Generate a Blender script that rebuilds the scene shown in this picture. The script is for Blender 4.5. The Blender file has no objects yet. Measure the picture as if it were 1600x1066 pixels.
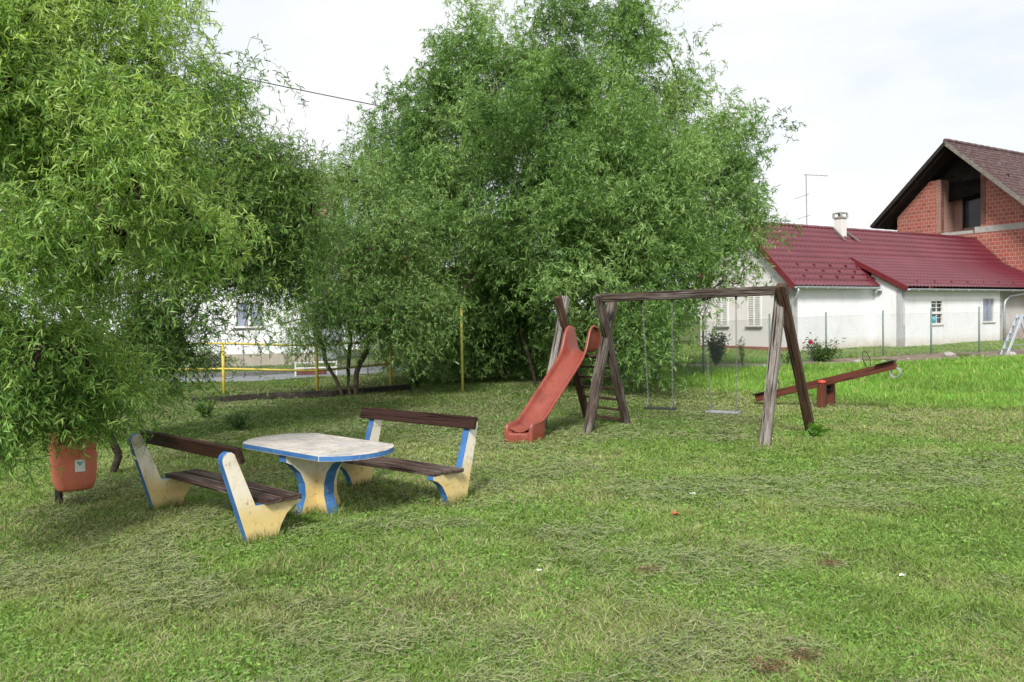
import bpy, bmesh, math, random
import numpy as np
from mathutils import Vector, Matrix, Quaternion

random.seed(7)
rng = np.random.default_rng(7)
SC = bpy.context.scene
COL = SC.collection
V = Vector

# ------------------------------------------------------------------ camera
F = 1260.0; CH = 1.95
PITCH = math.atan((533 - 497.0) / F); ROLL = math.radians(0.9)
_f = np.array([0, math.cos(PITCH), -math.sin(PITCH)])
_r = np.array([1.0, 0, 0]); _u = np.cross(_r, _f)
R_ = _r * math.cos(ROLL) - _u * math.sin(ROLL)
U_ = _r * math.sin(ROLL) + _u * math.cos(ROLL)
cd = bpy.data.cameras.new('camera'); cam = bpy.data.objects.new('camera', cd); COL.objects.link(cam)
cd.sensor_width = 36.0; cd.lens = F / 1600 * 36.0; cd.clip_end = 3000; cd.clip_start = 0.05
cam.matrix_world = Matrix(((R_[0], U_[0], -_f[0], 0), (R_[1], U_[1], -_f[1], 0), (R_[2], U_[2], -_f[2], CH), (0, 0, 0, 1)))
SC.camera = cam


def sm(a, b, x):
    t = np.clip((x - a) / (b - a), 0, 1)
    return t * t * (3 - 2 * t)


def gz(x, y):
    """height of the ground"""
    r = sm(17, 33, y) * sm(1, 9, x)
    return (0.36 * r + 0.1 * sm(33, 38, y) * r + 0.02 * np.sin(x * 1.3 + 0.6 * y) * np.sin(0.9 * y - 0.4 * x)
            + 0.10 * sm(21.2, 21.7, y - 0.35 * (x + 5.5)) * sm(-2.5, -4.2, x))


def ray(px, py):
    return _f + R_ * (px - 800) / F + U_ * (533 - py) / F


def gp(px, py, dz=0.0):
    """point of the ground seen at a pixel of the photograph"""
    d = ray(px, py); z = 0.0
    for _ in range(12):
        t = (z - CH) / d[2]; z = float(gz(d[0] * t, d[1] * t))
    return V((d[0] * t, d[1] * t, z + dz))


def at(px, py, Y):
    d = ray(px, py); t = Y / d[1]
    return V((d[0] * t, Y, CH + d[2] * t))


# ------------------------------------------------------------------ object helpers
def tag(o, label=None, cat=None, group=None, kind=None):
    if label: o['label'] = label
    if cat: o['category'] = cat
    if group: o['group'] = group
    if kind: o['kind'] = kind
    return o


def thing(name, loc, label, cat, group=None, rz=0.0):
    o = bpy.data.objects.new(name, None); COL.objects.link(o)
    o.location = loc; o.rotation_euler = (0, 0, rz); o.empty_display_size = 0.2
    return tag(o, label, cat, group)


def wpos(p):
    """world location of an (unrotated, parented) chain of objects"""
    v = V((0, 0, 0))
    while p is not None:
        v += p.location; p = p.parent
    return v


class MB:
    def __init__(s):
        s.v = []; s.f = []; s.m = []

    def add(s, vs, fs, mi=0):
        b = len(s.v); s.v += [tuple(v) for v in vs]
        for f in fs: s.f.append([b + i for i in f]); s.m.append(mi)

    def box(s, x0, x1, y0, y1, z0, z1, mi=0):
        s.add([(x0, y0, z0), (x1, y0, z0), (x1, y1, z0), (x0, y1, z0), (x0, y0, z1), (x1, y0, z1), (x1, y1, z1), (x0, y1, z1)],
              [(0, 3, 2, 1), (4, 5, 6, 7), (0, 1, 5, 4), (1, 2, 6, 5), (2, 3, 7, 6), (3, 0, 4, 7)], mi)

    def obox(s, a, b, w, h, mi=0, up=(0, 0, 1)):
        """box from point a to b, width w (sideways), height h (along up)"""
        a = V(a); b = V(b); d = (b - a).normalized(); sd = d.cross(V(up)).normalized(); u = sd.cross(d)
        vs = []
        for p in (a, b):
            for i, j in ((-1, -1), (1, -1), (1, 1), (-1, 1)): vs.append(p + sd * (i * w / 2) + u * (j * h / 2))
        s.add(vs, [(0, 1, 2, 3), (7, 6, 5, 4), (0, 4, 5, 1), (1, 5, 6, 2), (2, 6, 7, 3), (3, 7, 4, 0)], mi)

    def tube(s, pts, r, n=8, mi=0, caps=True, closed=False):
        pts = [V(p) for p in pts]; N = len(pts); rs = r if isinstance(r, (list, tuple)) else [r] * N
        vs = []; pu = None
        for i in range(N):
            if closed: t = (pts[(i + 1) % N] - pts[i - 1])
            else: t = pts[min(i + 1, N - 1)] - pts[max(i - 1, 0)]
            t = t.normalized() if t.length > 1e-9 else V((0, 0, 1))
            if pu is None:
                ref = V((0, 0, 1)) if abs(t.z) < 0.9 else V((1, 0, 0)); pu = (ref - t * ref.dot(t)).normalized()
            else:
                q = pu - t * pu.dot(t); pu = q.normalized() if q.length > 1e-6 else pu
            w = t.cross(pu)
            for k in range(n):
                a = 2 * math.pi * k / n; vs.append(pts[i] + (pu * math.cos(a) + w * math.sin(a)) * rs[i])
        fs = []
        for i in range(N if closed else N - 1):
            j = (i + 1) % N
            for k in range(n): fs.append((i * n + k, i * n + (k + 1) % n, j * n + (k + 1) % n, j * n + k))
        if caps and not closed: fs.append(tuple(range(n))[::-1]); fs.append(tuple((N - 1) * n + k for k in range(n)))
        s.add(vs, fs, mi)

    def prism(s, poly, O, ex, ez, th, mi=0, me=0):
        """poly in (a,b) coordinates along ex, ez; thickness th centred on O"""
        O = V(O); ex = V(ex).normalized(); ez = V(ez).normalized(); nn = ex.cross(ez); n = len(poly)
        vs = [O + ex * a + ez * b + nn * (th / 2) for a, b in poly] + [O + ex * a + ez * b - nn * (th / 2) for a, b in poly]
        s.add(vs, [tuple(range(n)), tuple(range(2 * n - 1, n - 1, -1))], mi)
        s.add(vs, [(i, i + n, (i + 1) % n + n, (i + 1) % n) for i in range(n)], me)

    def build(s, name, mats, parent=None, smooth=False, bevel=0, loc=None, rz=0.0, world=True):
        """verts in world coordinates (made relative to parent/loc) unless world=False"""
        me = bpy.data.meshes.new(name)
        off = V((0, 0, 0))
        if world:
            off = wpos(parent) + (V(loc) if loc is not None else V((0, 0, 0)))
        me.from_pydata([tuple(V(v) - off) for v in s.v], [], s.f)
        if not isinstance(mats, (list, tuple)): mats = [mats]
        for m in mats: me.materials.append(m)
        me.polygons.foreach_set('material_index', s.m)
        bm = bmesh.new(); bm.from_mesh(me)
        bmesh.ops.remove_doubles(bm, verts=bm.verts, dist=1e-5)
        bmesh.ops.recalc_face_normals(bm, faces=bm.faces)
        if bevel:
            es = [e for e in bm.edges if len(e.link_faces) == 2 and e.calc_face_angle() > 0.5]
            bmesh.ops.bevel(bm, geom=es, offset=bevel, segments=2, affect='EDGES', profile=0.6)
        bm.to_mesh(me); bm.free()
        if smooth: me.polygons.foreach_set('use_smooth', [True] * len(me.polygons))
        o = bpy.data.objects.new(name, me); COL.objects.link(o)
        if loc is not None: o.location = loc
        o.parent = parent
        return o


def beam(name, a, b, w, d, mat, parent=None, side=(1, 0, 0), bevel=0.008, taper=1.0, wob=0.0):
    """timber along local Z (so the grain follows it) from a to b; w along side"""
    a = V(a); b = V(b); z = (b - a); L = z.length; z.normalize()
    x = V(side); x = (x - z * x.dot(z)).normalized(); y = z.cross(x)
    bm = bmesh.new(); n = 14
    prof = [(-w / 2, -d / 2), (w / 2, -d / 2), (w / 2, d / 2), (-w / 2, d / 2)]
    rings = []
    ra = random.Random(int(abs(a.x * 991 + b.z * 77 + a.y * 13)) + 5)
    ox = oy = 0
    for i in range(n + 1):
        t = i / n; k = 1 + (taper - 1) * t
        ox += ra.uniform(-wob, wob); oy += ra.uniform(-wob, wob)
        rings.append([bm.verts.new((px * k + ox + ra.uniform(-wob, wob) * .6, py * k + oy + ra.uniform(-wob, wob) * .6, L * t)) for px, py in prof])
    for i in range(n):
        for k in range(4): bm.faces.new((rings[i][k], rings[i][(k + 1) % 4], rings[i + 1][(k + 1) % 4], rings[i + 1][k]))
    bm.faces.new(rings[0][::-1]); bm.faces.new(rings[-1])
    bmesh.ops.recalc_face_normals(bm, faces=bm.faces)
    es = [e for e in bm.edges if e.calc_face_angle(0) > 0.8]
    bmesh.ops.bevel(bm, geom=es, offset=bevel, segments=2, affect='EDGES')
    me = bpy.data.meshes.new(name); bm.to_mesh(me); bm.free(); me.materials.append(mat)
    o = bpy.data.objects.new(name, me); COL.objects.link(o); o.parent = parent
    M = Matrix((x, y, z)).transposed().to_4x4(); M.translation = a - (wpos(parent) if parent else V((0, 0, 0)))
    o.matrix_local = M
    return o


def fastmesh(name, verts, faces, mat, parent=None, cols=None, smooth=False, loc=None):
    """numpy mesh; verts (n,3) world, faces (m,k)"""
    off = wpos(parent) if parent else V((0, 0, 0))
    verts = np.asarray(verts, dtype=np.float32) - np.array(off, dtype=np.float32)
    me = bpy.data.meshes.new(name); n = len(verts); m, k = faces.shape
    me.vertices.add(n); me.vertices.foreach_set('co', verts.ravel())
    me.loops.add(m * k); me.loops.foreach_set('vertex_index', faces.astype(np.int32).ravel())
    me.polygons.add(m); me.polygons.foreach_set('loop_start', np.arange(0, m * k, k, dtype=np.int32))
    me.polygons.foreach_set('loop_total', np.full(m, k, dtype=np.int32))
    if smooth: me.polygons.foreach_set('use_smooth', np.ones(m, dtype=bool))
    me.update(calc_edges=True)
    if cols is not None:
        at_ = me.color_attributes.new('Col', 'FLOAT_COLOR', 'POINT')
        c = np.ones((n, 4), dtype=np.float32); c[:, :3] = cols; at_.data.foreach_set('color', c.ravel())
    if isinstance(mat, (list, tuple)):
        for q in mat: me.materials.append(q)
    else: me.materials.append(mat)
    o = bpy.data.objects.new(name, me); COL.objects.link(o); o.parent = parent
    return o


# ------------------------------------------------------------------ materials
def newmat(name):
    m = bpy.data.materials.new(name); m.use_nodes = True
    nt = m.node_tree; return m, nt, nt.nodes['Principled BSDF'], nt.nodes, nt.links


def ramp(nt, fac, stops):
    r = nt.nodes.new('ShaderNodeValToRGB'); e = r.color_ramp.elements
    while len(e) < len(stops): e.new(0.5)
    for i, (p, c) in enumerate(stops):
        e[i].position = p; e[i].color = (c[0], c[1], c[2], 1) if hasattr(c, '__len__') else (c, c, c, 1)
    nt.links.new(fac, r.inputs['Fac']); return r.outputs['Color']


def noise(nt, scale, detail=6, rough=0.6, vec=None, dist=0.0):
    n = nt.nodes.new('ShaderNodeTexNoise'); n.inputs['Scale'].default_value = scale; n.inputs['Detail'].default_value = detail
    n.inputs['Roughness'].default_value = rough; n.inputs['Distortion'].default_value = dist
    if vec is not None: nt.links.new(vec, n.inputs['Vector'])
    return n.outputs['Fac']


def objvec(nt, scale=(1, 1, 1), rot=(0, 0, 0)):
    tc = nt.nodes.new('ShaderNodeTexCoord'); mp = nt.nodes.new('ShaderNodeMapping')
    mp.inputs['Scale'].default_value = scale; mp.inputs['Rotation'].default_value = rot
    nt.links.new(tc.outputs['Object'], mp.inputs['Vector']); return mp.outputs['Vector']


def bump(nt, bs, h, strength=0.3, dist=0.01, normal=None):
    b = nt.nodes.new('ShaderNodeBump'); b.inputs['Strength'].default_value = strength; b.inputs['Distance'].default_value = dist
    nt.links.new(h, b.inputs['Height'])
    if normal is not None: nt.links.new(normal, b.inputs['Normal'])
    if bs is not None: nt.links.new(b.outputs['Normal'], bs.inputs['Normal'])
    return b.outputs['Normal']


def mix(nt, fac, a, b, mode='MIX'):
    n = nt.nodes.new('ShaderNodeMix'); n.data_type = 'RGBA'; n.blend_type = mode
    for s, v in ((n.inputs[0], fac), (n.inputs[6], a), (n.inputs[7], b)):
        if isinstance(v, (int, float)): s.default_value = v
        elif isinstance(v, tuple): s.default_value = (*v, 1) if len(v) == 3 else v
        else: nt.links.new(v, s)
    return n.outputs[2]


def mottled(name, c1, c2, scale=6, rough=0.6, bs_=0.2, spec=0.4, metal=0.0, dist=0.005, c3=None, s3=30):
    m, nt, b, nd, lk = newmat(name); v = objvec(nt)
    n = noise(nt, scale, 8, 0.65, v); c = ramp(nt, n, [(0.35, c1), (0.68, c2)])
    if c3 is not None:
        n3 = noise(nt, s3, 6, 0.7, v); f = ramp(nt, n3, [(0.58, 0.0), (0.68, 1.0)]); c = mix(nt, f, c, c3)
    lk.new(c, b.inputs['Base Color']); b.inputs['Roughness'].default_value = rough; b.inputs['Metallic'].default_value = metal
    b.inputs['Specular IOR Level'].default_value = spec
    bump(nt, b, noise(nt, scale * 6, 8, 0.7, v), bs_, dist)
    return m


def wood(name, dark, mid, grey, greyness=0.5, rough=0.8):
    m, nt, b, nd, lk = newmat(name); v = objvec(nt, (34, 34, 2.2))
    n = noise(nt, 2.2, 9, 0.7, v, 0.4); c = ramp(nt, n, [(0.3, dark), (0.62, mid)])
    v2 = objvec(nt, (5, 5, 0.9)); n2 = noise(nt, 1.6, 6, 0.6, v2)
    g = ramp(nt, n2, [(0.62 - greyness * .3, 0.0), (0.75 - greyness * .25, 1.0)])
    v3 = objvec(nt, (40, 40, 2.5)); n3 = noise(nt, 1.5, 8, 0.7, v3)
    gc = ramp(nt, n3, [(0.3, tuple(x * 0.35 for x in grey)), (0.55, grey), (0.8, tuple(min(1, x * 1.5) for x in grey))])
    c = mix(nt, g, c, gc)
    v4 = objvec(nt, (20, 20, .6)); n4 = noise(nt, 2.0, 4, 0.5, v4, .2); ck = ramp(nt, n4, [(0.38, 1.0), (0.43, 0.0)])
    c = mix(nt, ck, c, tuple(x * .35 for x in dark))
    lk.new(c, b.inputs['Base Color']); b.inputs['Roughness'].default_value = rough; b.inputs['Specular IOR Level'].default_value = .25
    nm = bump(nt, None, n, 0.6, 0.006); bump(nt, b, ramp(nt, n4, [(0.34, 0.0), (0.46, 1.0)]), 0.8, 0.012, nm)
    return m


def leafmat(name, trans=0.42, rough=0.36):
    m, nt, b, nd, lk = newmat(name)
    a = nd.new('ShaderNodeAttribute'); a.attribute_name = 'Col'
    lk.new(a.outputs['Color'], b.inputs['Base Color']); b.inputs['Roughness'].default_value = rough
    b.inputs['Specular IOR Level'].default_value = 0.35
    t = nd.new('ShaderNodeBsdfTranslucent')
    tc = mix(nt, 1.0, a.outputs['Color'], (1.3, 1.3, 0.55), 'MULTIPLY'); lk.new(tc, t.inputs['Color'])
    ms = nd.new('ShaderNodeMixShader'); ms.inputs[0].default_value = trans
    lk.new(b.outputs[0], ms.inputs[1]); lk.new(t.outputs[0], ms.inputs[2]); lk.new(ms.outputs[0], nd['Material Output'].inputs['Surface'])
    return m


M = {}
M['oldwood'] = wood('weathered_wood', (0.032, 0.023, 0.018), (0.095, 0.070, 0.055), (0.19, 0.17, 0.155), 0.5)
M['greywood'] = wood('grey_wood', (0.05, 0.038, 0.032), (0.13, 0.10, 0.08), (0.27, 0.245, 0.225), 0.95)
M['ladderwood'] = wood('brown_wood', (0.035, 0.022, 0.015), (0.11, 0.06, 0.04), (0.2, 0.15, 0.12), 0.25)
M['benchwood'] = wood('bench_wood', (0.020, 0.009, 0.007), (0.050, 0.020, 0.015), (0.105, 0.070, 0.058), 0.10, 0.6)
M['seatwood'] = wood('bench_seat_wood', (0.028, 0.015, 0.012), (0.075, 0.038, 0.03), (0.19, 0.15, 0.13), 0.55, 0.65)
M['redwood'] = wood('red_brown_paint', (0.085, 0.026, 0.017), (0.14, 0.045, 0.028), (0.22, 0.13, 0.1), 0.05, 0.6)
M['redcap'] = mottled('red_cap', (0.45, 0.05, 0.03), (0.6, 0.08, 0.05), 8, 0.5)
M['bark'] = mottled('bark', (0.022, 0.017, 0.012), (0.09, 0.072, 0.055), 14, 0.9, 0.8, 0.2, dist=0.02)
M['palebark'] = mottled('pale_bark', (0.06, 0.05, 0.035), (0.17, 0.14, 0.10), 12, 0.9, 0.8, 0.2, dist=0.02)
M['leaf'] = leafmat('willow_leaf'); M['grass'] = leafmat('grass_blade', 0.2, 0.6); M['straw'] = leafmat('straw', 0.1, 0.8)
M['blue'] = mottled('blue_paint', (0.03, 0.12, 0.33), (0.065, 0.20, 0.48), 5, 0.6, 0.4, c3=(0.25, 0.26, 0.25), s3=17)
M['metal'] = mottled('galvanised', (0.28, 0.31, 0.32), (0.42, 0.45, 0.46), 8, 0.45, 0.1, metal=0.6)
M['chain'] = mottled('chain_steel', (0.22, 0.22, 0.22), (0.42, 0.42, 0.42), 30, 0.4, 0.1, metal=0.8)
M['greenpost'] = mottled('green_grey_post', (0.13, 0.19, 0.18), (0.2, 0.27, 0.26), 8, 0.6, 0.1)
M['gutter'] = mottled('gutter_zinc', (0.38, 0.43, 0.46), (0.5, 0.55, 0.58), 4, 0.4, 0.05, metal=0.3)
M['yellow'] = mottled('yellow_paint', (0.50, 0.39, 0.06), (0.64, 0.52, 0.10), 6, 0.5, 0.15, c3=(0.35, 0.26, 0.08), s3=25)
M['yellow2'] = mottled('pale_yellow_paint', (0.55, 0.52, 0.10), (0.68, 0.64, 0.16), 6, 0.5, 0.15, c3=(0.3, 0.3, 0.1), s3=30)
M['rubber'] = mottled('black_rubber', (0.02, 0.02, 0.022), (0.045, 0.045, 0.048), 10, 0.55, 0.2)
M['greyseat'] = mottled('grey_swing_seat', (0.2, 0.21, 0.22), (0.36, 0.37, 0.39), 10, 0.5, 0.2)
M['blackmetal'] = mottled('black_metal', (0.012, 0.012, 0.014), (0.03, 0.03, 0.03), 12, 0.4, 0.1)
M['asphalt'] = mottled('asphalt', (0.17, 0.18, 0.19), (0.24, 0.25, 0.265), 3, 0.85, 0.3)
M['kerb'] = mottled('kerb_concrete', (0.10, 0.10, 0.095), (0.2, 0.19, 0.18), 6, 0.9, 0.4)
M['darkconc'] = mottled('dark_wet_concrete', (0.015, 0.013, 0.010), (0.07, 0.062, 0.05), 7, 0.9, 0.6, dist=0.02)
M['concrete'] = mottled('concrete', (0.3, 0.29, 0.27), (0.42, 0.41, 0.38), 4, 0.9, 0.4)
M['glass'] = mottled('window_glass', (0.04, 0.05, 0.06), (0.08, 0.1, 0.12), 1, 0.08, 0.0, 0.7)
M['blueglass'] = mottled('curtained_glass', (0.20, 0.22, 0.30), (0.33, 0.36, 0.46), 2, 0.15, 0.0, 0.6)
M['darkglass'] = mottled('dark_glass', (0.02, 0.02, 0.025), (0.04, 0.04, 0.05), 1, 0.1, 0.0)
M['white'] = mottled('white_frame_paint', (0.68, 0.68, 0.66), (0.8, 0.8, 0.78), 3, 0.5, 0.05)
M['offwhite'] = mottled('off_white_frame', (0.5, 0.5, 0.47), (0.62, 0.62, 0.58), 3, 0.5, 0.05)
M['sill'] = mottled('sill_grey', (0.12, 0.11, 0.1), (0.2, 0.19, 0.18), 6, 0.7, 0.1)
M['plinth'] = mottled('red_plinth', (0.22, 0.07, 0.05), (0.33, 0.12, 0.09), 5, 0.8, 0.2)
M['beige'] = mottled('beige_plinth', (0.33, 0.29, 0.24), (0.42, 0.38, 0.32), 3, 0.85, 0.2)
M['blackboard'] = mottled('dark_timber', (0.012, 0.010, 0.009), (0.035, 0.026, 0.022), 3, 0.9, 0.3)
M['barge'] = mottled('grey_barge_board', (0.12, 0.11, 0.095), (0.24, 0.22, 0.19), 4, 0.85, 0.3)
M['stone'] = mottled('rubble_stone', (0.2, 0.19, 0.18), (0.45, 0.43, 0.41), 4, 0.9, 0.5)
M['bluebucket'] = mottled('blue_pot', (0.05, 0.35, 0.5), (0.08, 0.42, 0.58), 4, 0.4, 0.0)
M['pink'] = mottled('rose_petal', (0.45, 0.02, 0.10), (0.6, 0.05, 0.17), 20, 0.5, 0.1)
M['alu'] = mottled('pale_aluminium', (0.5, 0.56, 0.68), (0.62, 0.68, 0.78), 6, 0.35, 0.05, metal=0.4)
M['paper'] = mottled('litter_paper', (0.65, 0.65, 0.62), (0.8, 0.8, 0.78), 20, 0.7, 0.1)
M['redpaper'] = mottled('red_litter', (0.5, 0.04, 0.03), (0.65, 0.09, 0.06), 20, 0.5, 0.1)
M['terracotta'] = mottled('terracotta_tile', (0.32, 0.13, 0.06), (0.5, 0.22, 0.11), 5, 0.8, 0.3)
M['brownroof'] = mottled('brown_tile', (0.12, 0.07, 0.055), (0.22, 0.13, 0.1), 5, 0.8, 0.3)
M['pinewood'] = mottled('reddish_bark', (0.13, 0.055, 0.035), (0.24, 0.12, 0.08), 9, 0.9, 0.5)
M['darkred'] = mottled('dark_red_board', (0.08, 0.015, 0.012), (0.15, 0.03, 0.025), 6, 0.6, 0.1)


def m_plaster(name, base, dirt, low, zlow, xz=True):
    """painted wall: courses showing faintly through, dirt splash at the foot"""
    m, nt, b, nd, lk = newmat(name); v = objvec(nt)
    n = noise(nt, 1.2, 8, 0.6, v); c = ramp(nt, n, [(0.35, tuple(x * .95 for x in base)), (0.7, base)])
    sx = nd.new('ShaderNodeSeparateXYZ'); lk.new(v, sx.inputs[0])
    mr = nd.new('ShaderNodeMapRange'); mr.inputs['From Min'].default_value = zlow + 0.75; mr.inputs['From Max'].default_value = zlow
    lk.new(sx.outputs['Z'], mr.inputs['Value'])
    n2 = noise(nt, 3.0, 8, 0.7, v)
    mm = nd.new('ShaderNodeMath'); mm.operation = 'MULTIPLY'; lk.new(mr.outputs[0], mm.inputs[0]); lk.new(n2, mm.inputs[1])
    f = ramp(nt, mm.outputs[0], [(0.12, 0.0), (0.6, 1.0)])
    c = mix(nt, f, c, low)
    n5 = noise(nt, 1.0, 8, .65, objvec(nt, (1.1, 1.1, .5)), .5); c = mix(nt, ramp(nt, n5, [(0.5, 0.0), (0.78, 0.5)]), c, dirt)
    br = nd.new('ShaderNodeTexBrick'); br.inputs['Scale'].default_value = 1; br.inputs['Brick Width'].default_value = .38; br.inputs['Row Height'].default_value = .2
    br.inputs['Mortar Size'].default_value = .008; br.inputs['Mortar Smooth'].default_value = 1.0
    cb = nd.new('ShaderNodeCombineXYZ'); lk.new(sx.outputs['X'], cb.inputs[0]); lk.new(sx.outputs['Z'], cb.inputs[1]); lk.new(cb.outputs[0], br.inputs['Vector'])
    lk.new(c, b.inputs['Base Color']); b.inputs['Roughness'].default_value = 0.85; b.inputs['Specular IOR Level'].default_value = 0.2
    inv = nd.new('ShaderNodeInvert'); lk.new(br.outputs['Fac'], inv.inputs['Color'])
    nm = bump(nt, None, inv.outputs[0], 0.25, 0.012); bump(nt, b, noise(nt, 14, 8, 0.7, v), 0.35, 0.02, nm)
    return m


M['whitewall'] = m_plaster('whitewashed_wall', (0.80, 0.815, 0.84), (0.55, 0.54, 0.51), (0.52, 0.43, 0.33), 0.35)
M['gablewall'] = m_plaster('cream_gable_wall', (0.70, 0.675, 0.655), (0.6, 0.58, 0.55), (0.6, 0.56, 0.5), 0.2)
M['farwhite'] = m_plaster('far_white_wall', (0.82, 0.84, 0.88), (0.6, 0.6, 0.6), (0.75, 0.74, 0.72), 0.2)
M['roughwall'] = m_plaster('patched_wall', (0.55, 0.53, 0.52), (0.35, 0.25, 0.22), (0.32, 0.25, 0.2), 0.8)


def m_brick(name, bw, bh, c1, c2, mortar, ms=0.03):
    m, nt, b, nd, lk = newmat(name); tc = nd.new('ShaderNodeTexCoord'); sx = nd.new('ShaderNodeSeparateXYZ'); lk.new(tc.outputs['Object'], sx.inputs[0])
    ad = nd.new('ShaderNodeMath'); ad.operation = 'ADD'; lk.new(sx.outputs['X'], ad.inputs[0]); lk.new(sx.outputs['Y'], ad.inputs[1])
    cb = nd.new('ShaderNodeCombineXYZ'); lk.new(ad.outputs[0], cb.inputs[0]); lk.new(sx.outputs['Z'], cb.inputs[1])
    nn = noise(nt, 3, 3, .5, cb.outputs[0])
    br = nd.new('ShaderNodeTexBrick'); lk.new(cb.outputs[0], br.inputs['Vector'])
    br.inputs['Scale'].default_value = 1; br.inputs['Brick Width'].default_value = bw; br.inputs['Row Height'].default_value = bh
    br.inputs['Mortar Size'].default_value = ms; br.inputs['Mortar Smooth'].default_value = 0.3; br.inputs['Bias'].default_value = -0.2
    br.inputs['Color1'].default_value = (*c1, 1); br.inputs['Color2'].default_value = (*c2, 1); br.inputs['Mortar'].default_value = (*mortar, 1)
    n = noise(nt, 1.1, 8, 0.7, tc.outputs['Object']); c = mix(nt, ramp(nt, n, [(0.4, 0.0), (0.75, 0.6)]), br.outputs['Color'], (0.38, 0.22, 0.17))
    n6 = noise(nt, 9, 5, 0.7, tc.outputs['Object']); c = mix(nt, ramp(nt, n6, [(0.6, 0.0), (0.7, 0.7)]), c, tuple(x * .6 for x in c1))
    lk.new(c, b.inputs['Base Color']); b.inputs['Roughness'].default_value = 0.85
    inv = nd.new('ShaderNodeInvert'); lk.new(br.outputs['Fac'], inv.inputs['Color']); bump(nt, b, inv.outputs[0], 0.5, 0.02)
    return m


M['block'] = m_brick('red_hollow_block', 0.30, 0.22, (0.36, 0.082, 0.055), (0.24, 0.058, 0.045), (0.42, 0.36, 0.32), 0.014)
M['smallbrick'] = m_brick('small_red_brick', 0.25, 0.085, (0.30, 0.10, 0.065), (0.2, 0.07, 0.05), (0.38, 0.34, 0.3), 0.014)


def m_plastic(name, c1, c2, fade):
    m, nt, b, nd, lk = newmat(name); v = objvec(nt)
    n = noise(nt, 2.5, 6, 0.6, v); c = ramp(nt, n, [(0.3, c1), (0.7, c2)])
    n2 = noise(nt, 9, 9, 0.8, v, .5); c = mix(nt, ramp(nt, n2, [(0.48, 0.0), (0.7, 0.8)]), c, fade)
    n8 = noise(nt, 3.0, 7, .7, objvec(nt, (1, 1, .5))); c = mix(nt, ramp(nt, n8, [(0.52, 0.0), (0.75, 0.5)]), c, tuple(x * .45 for x in c1))
    n3 = noise(nt, 60, 4, 0.7, v); c = mix(nt, ramp(nt, n3, [(0.68, 0.0), (0.75, 0.5)]), c, tuple(x * .4 for x in c1))
    lk.new(c, b.inputs['Base Color']); lk.new(ramp(nt, n2, [(0.3, 0.3), (0.7, 0.5)]), b.inputs['Roughness'])
    bump(nt, b, noise(nt, 5, 4, 0.6, v), 0.15, 0.02)
    return m


M['slide'] = m_plastic('faded_red_fibreglass', (0.21, 0.042, 0.026), (0.27, 0.058, 0.036), (0.31, 0.095, 0.066))
M['bin'] = m_plastic('orange_plastic', (0.55, 0.15, 0.095), (0.66, 0.20, 0.13), (0.68, 0.27, 0.19))


def m_paintpost(name):
    """bench and table feet: white above, cream yellow below, stained, scuffed"""
    m, nt, b, nd, lk = newmat(name); v = objvec(nt)
    sx = nd.new('ShaderNodeSeparateXYZ'); lk.new(v, sx.inputs[0])
    n = noise(nt, 3.5, 7, 0.65, v)
    ad = nd.new('ShaderNodeMath'); ad.operation = 'MULTIPLY_ADD'; lk.new(n, ad.inputs[0]); ad.inputs[1].default_value = 0.35; lk.new(sx.outputs['Z'], ad.inputs[2])
    c = ramp(nt, ad.outputs[0], [(0.42, (0.70, 0.53, 0.22)), (0.66, (0.80, 0.74, 0.62))])
    n2 = noise(nt, 8, 8, 0.7, v); c = mix(nt, ramp(nt, n2, [(0.52, 0.0), (0.72, 0.6)]), c, (0.62, 0.50, 0.33))
    n3 = noise(nt, 20, 8, 0.8, v); c = mix(nt, ramp(nt, n3, [(0.56, 0.0), (0.66, 0.85)]), c, (0.15, 0.12, 0.085))
    n4 = noise(nt, 2.0, 6, .6, objvec(nt, (3, 3, .4))); c = mix(nt, ramp(nt, n4, [(0.6, 0.0), (0.8, 0.6)]), c, (0.25, 0.2, 0.13))
    mr = nd.new('ShaderNodeMapRange'); mr.inputs['From Min'].default_value = 0.16; mr.inputs['From Max'].default_value = 0.0
    lk.new(sx.outputs['Z'], mr.inputs['Value']); mm = nd.new('ShaderNodeMath'); mm.operation = 'MULTIPLY'; lk.new(mr.outputs[0], mm.inputs[0]); lk.new(n2, mm.inputs[1])
    c = mix(nt, ramp(nt, mm.outputs[0], [(0.1, 0.0), (0.5, 0.8)]), c, (0.12, 0.09, 0.05))
    lk.new(c, b.inputs['Base Color']); b.inputs['Roughness'].default_value = 0.7
    bump(nt, b, noise(nt, 30, 8, 0.7, v), 0.3, 0.006)
    return m


M['cream'] = m_paintpost('cream_paint')


def m_tabletop():
    m, nt, b, nd, lk = newmat('worn_table_top'); v = objvec(nt, (1, 1, 1))
    n = noise(nt, 2.2, 9, 0.7, v, 0.6); c = ramp(nt, n, [(0.32, (0.36, 0.34, 0.32)), (0.52, (0.58, 0.53, 0.48)), (0.7, (0.70, 0.63, 0.55))])
    n2 = noise(nt, 7, 9, 0.8, objvec(nt, (1, 2.4, 1), (0, 0, .7))); c = mix(nt, ramp(nt, n2, [(0.50, 0.0), (0.62, 0.85)]), c, (0.20, 0.19, 0.19))
    n3 = noise(nt, 40, 6, 0.8, v); c = mix(nt, ramp(nt, n3, [(0.58, 0.0), (0.68, 0.7)]), c, (0.16, 0.14, 0.12))
    n4 = noise(nt, 1.6, 5, .6, v); c = mix(nt, ramp(nt, n4, [(0.52, 0.0), (0.64, .6)]), c, (0.34, 0.39, 0.46))
    lk.new(c, b.inputs['Base Color']); b.inputs['Roughness'].default_value = 0.7
    bump(nt, b, n3, 0.3, 0.004)
    return m


M['tabletop'] = m_tabletop()


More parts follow.
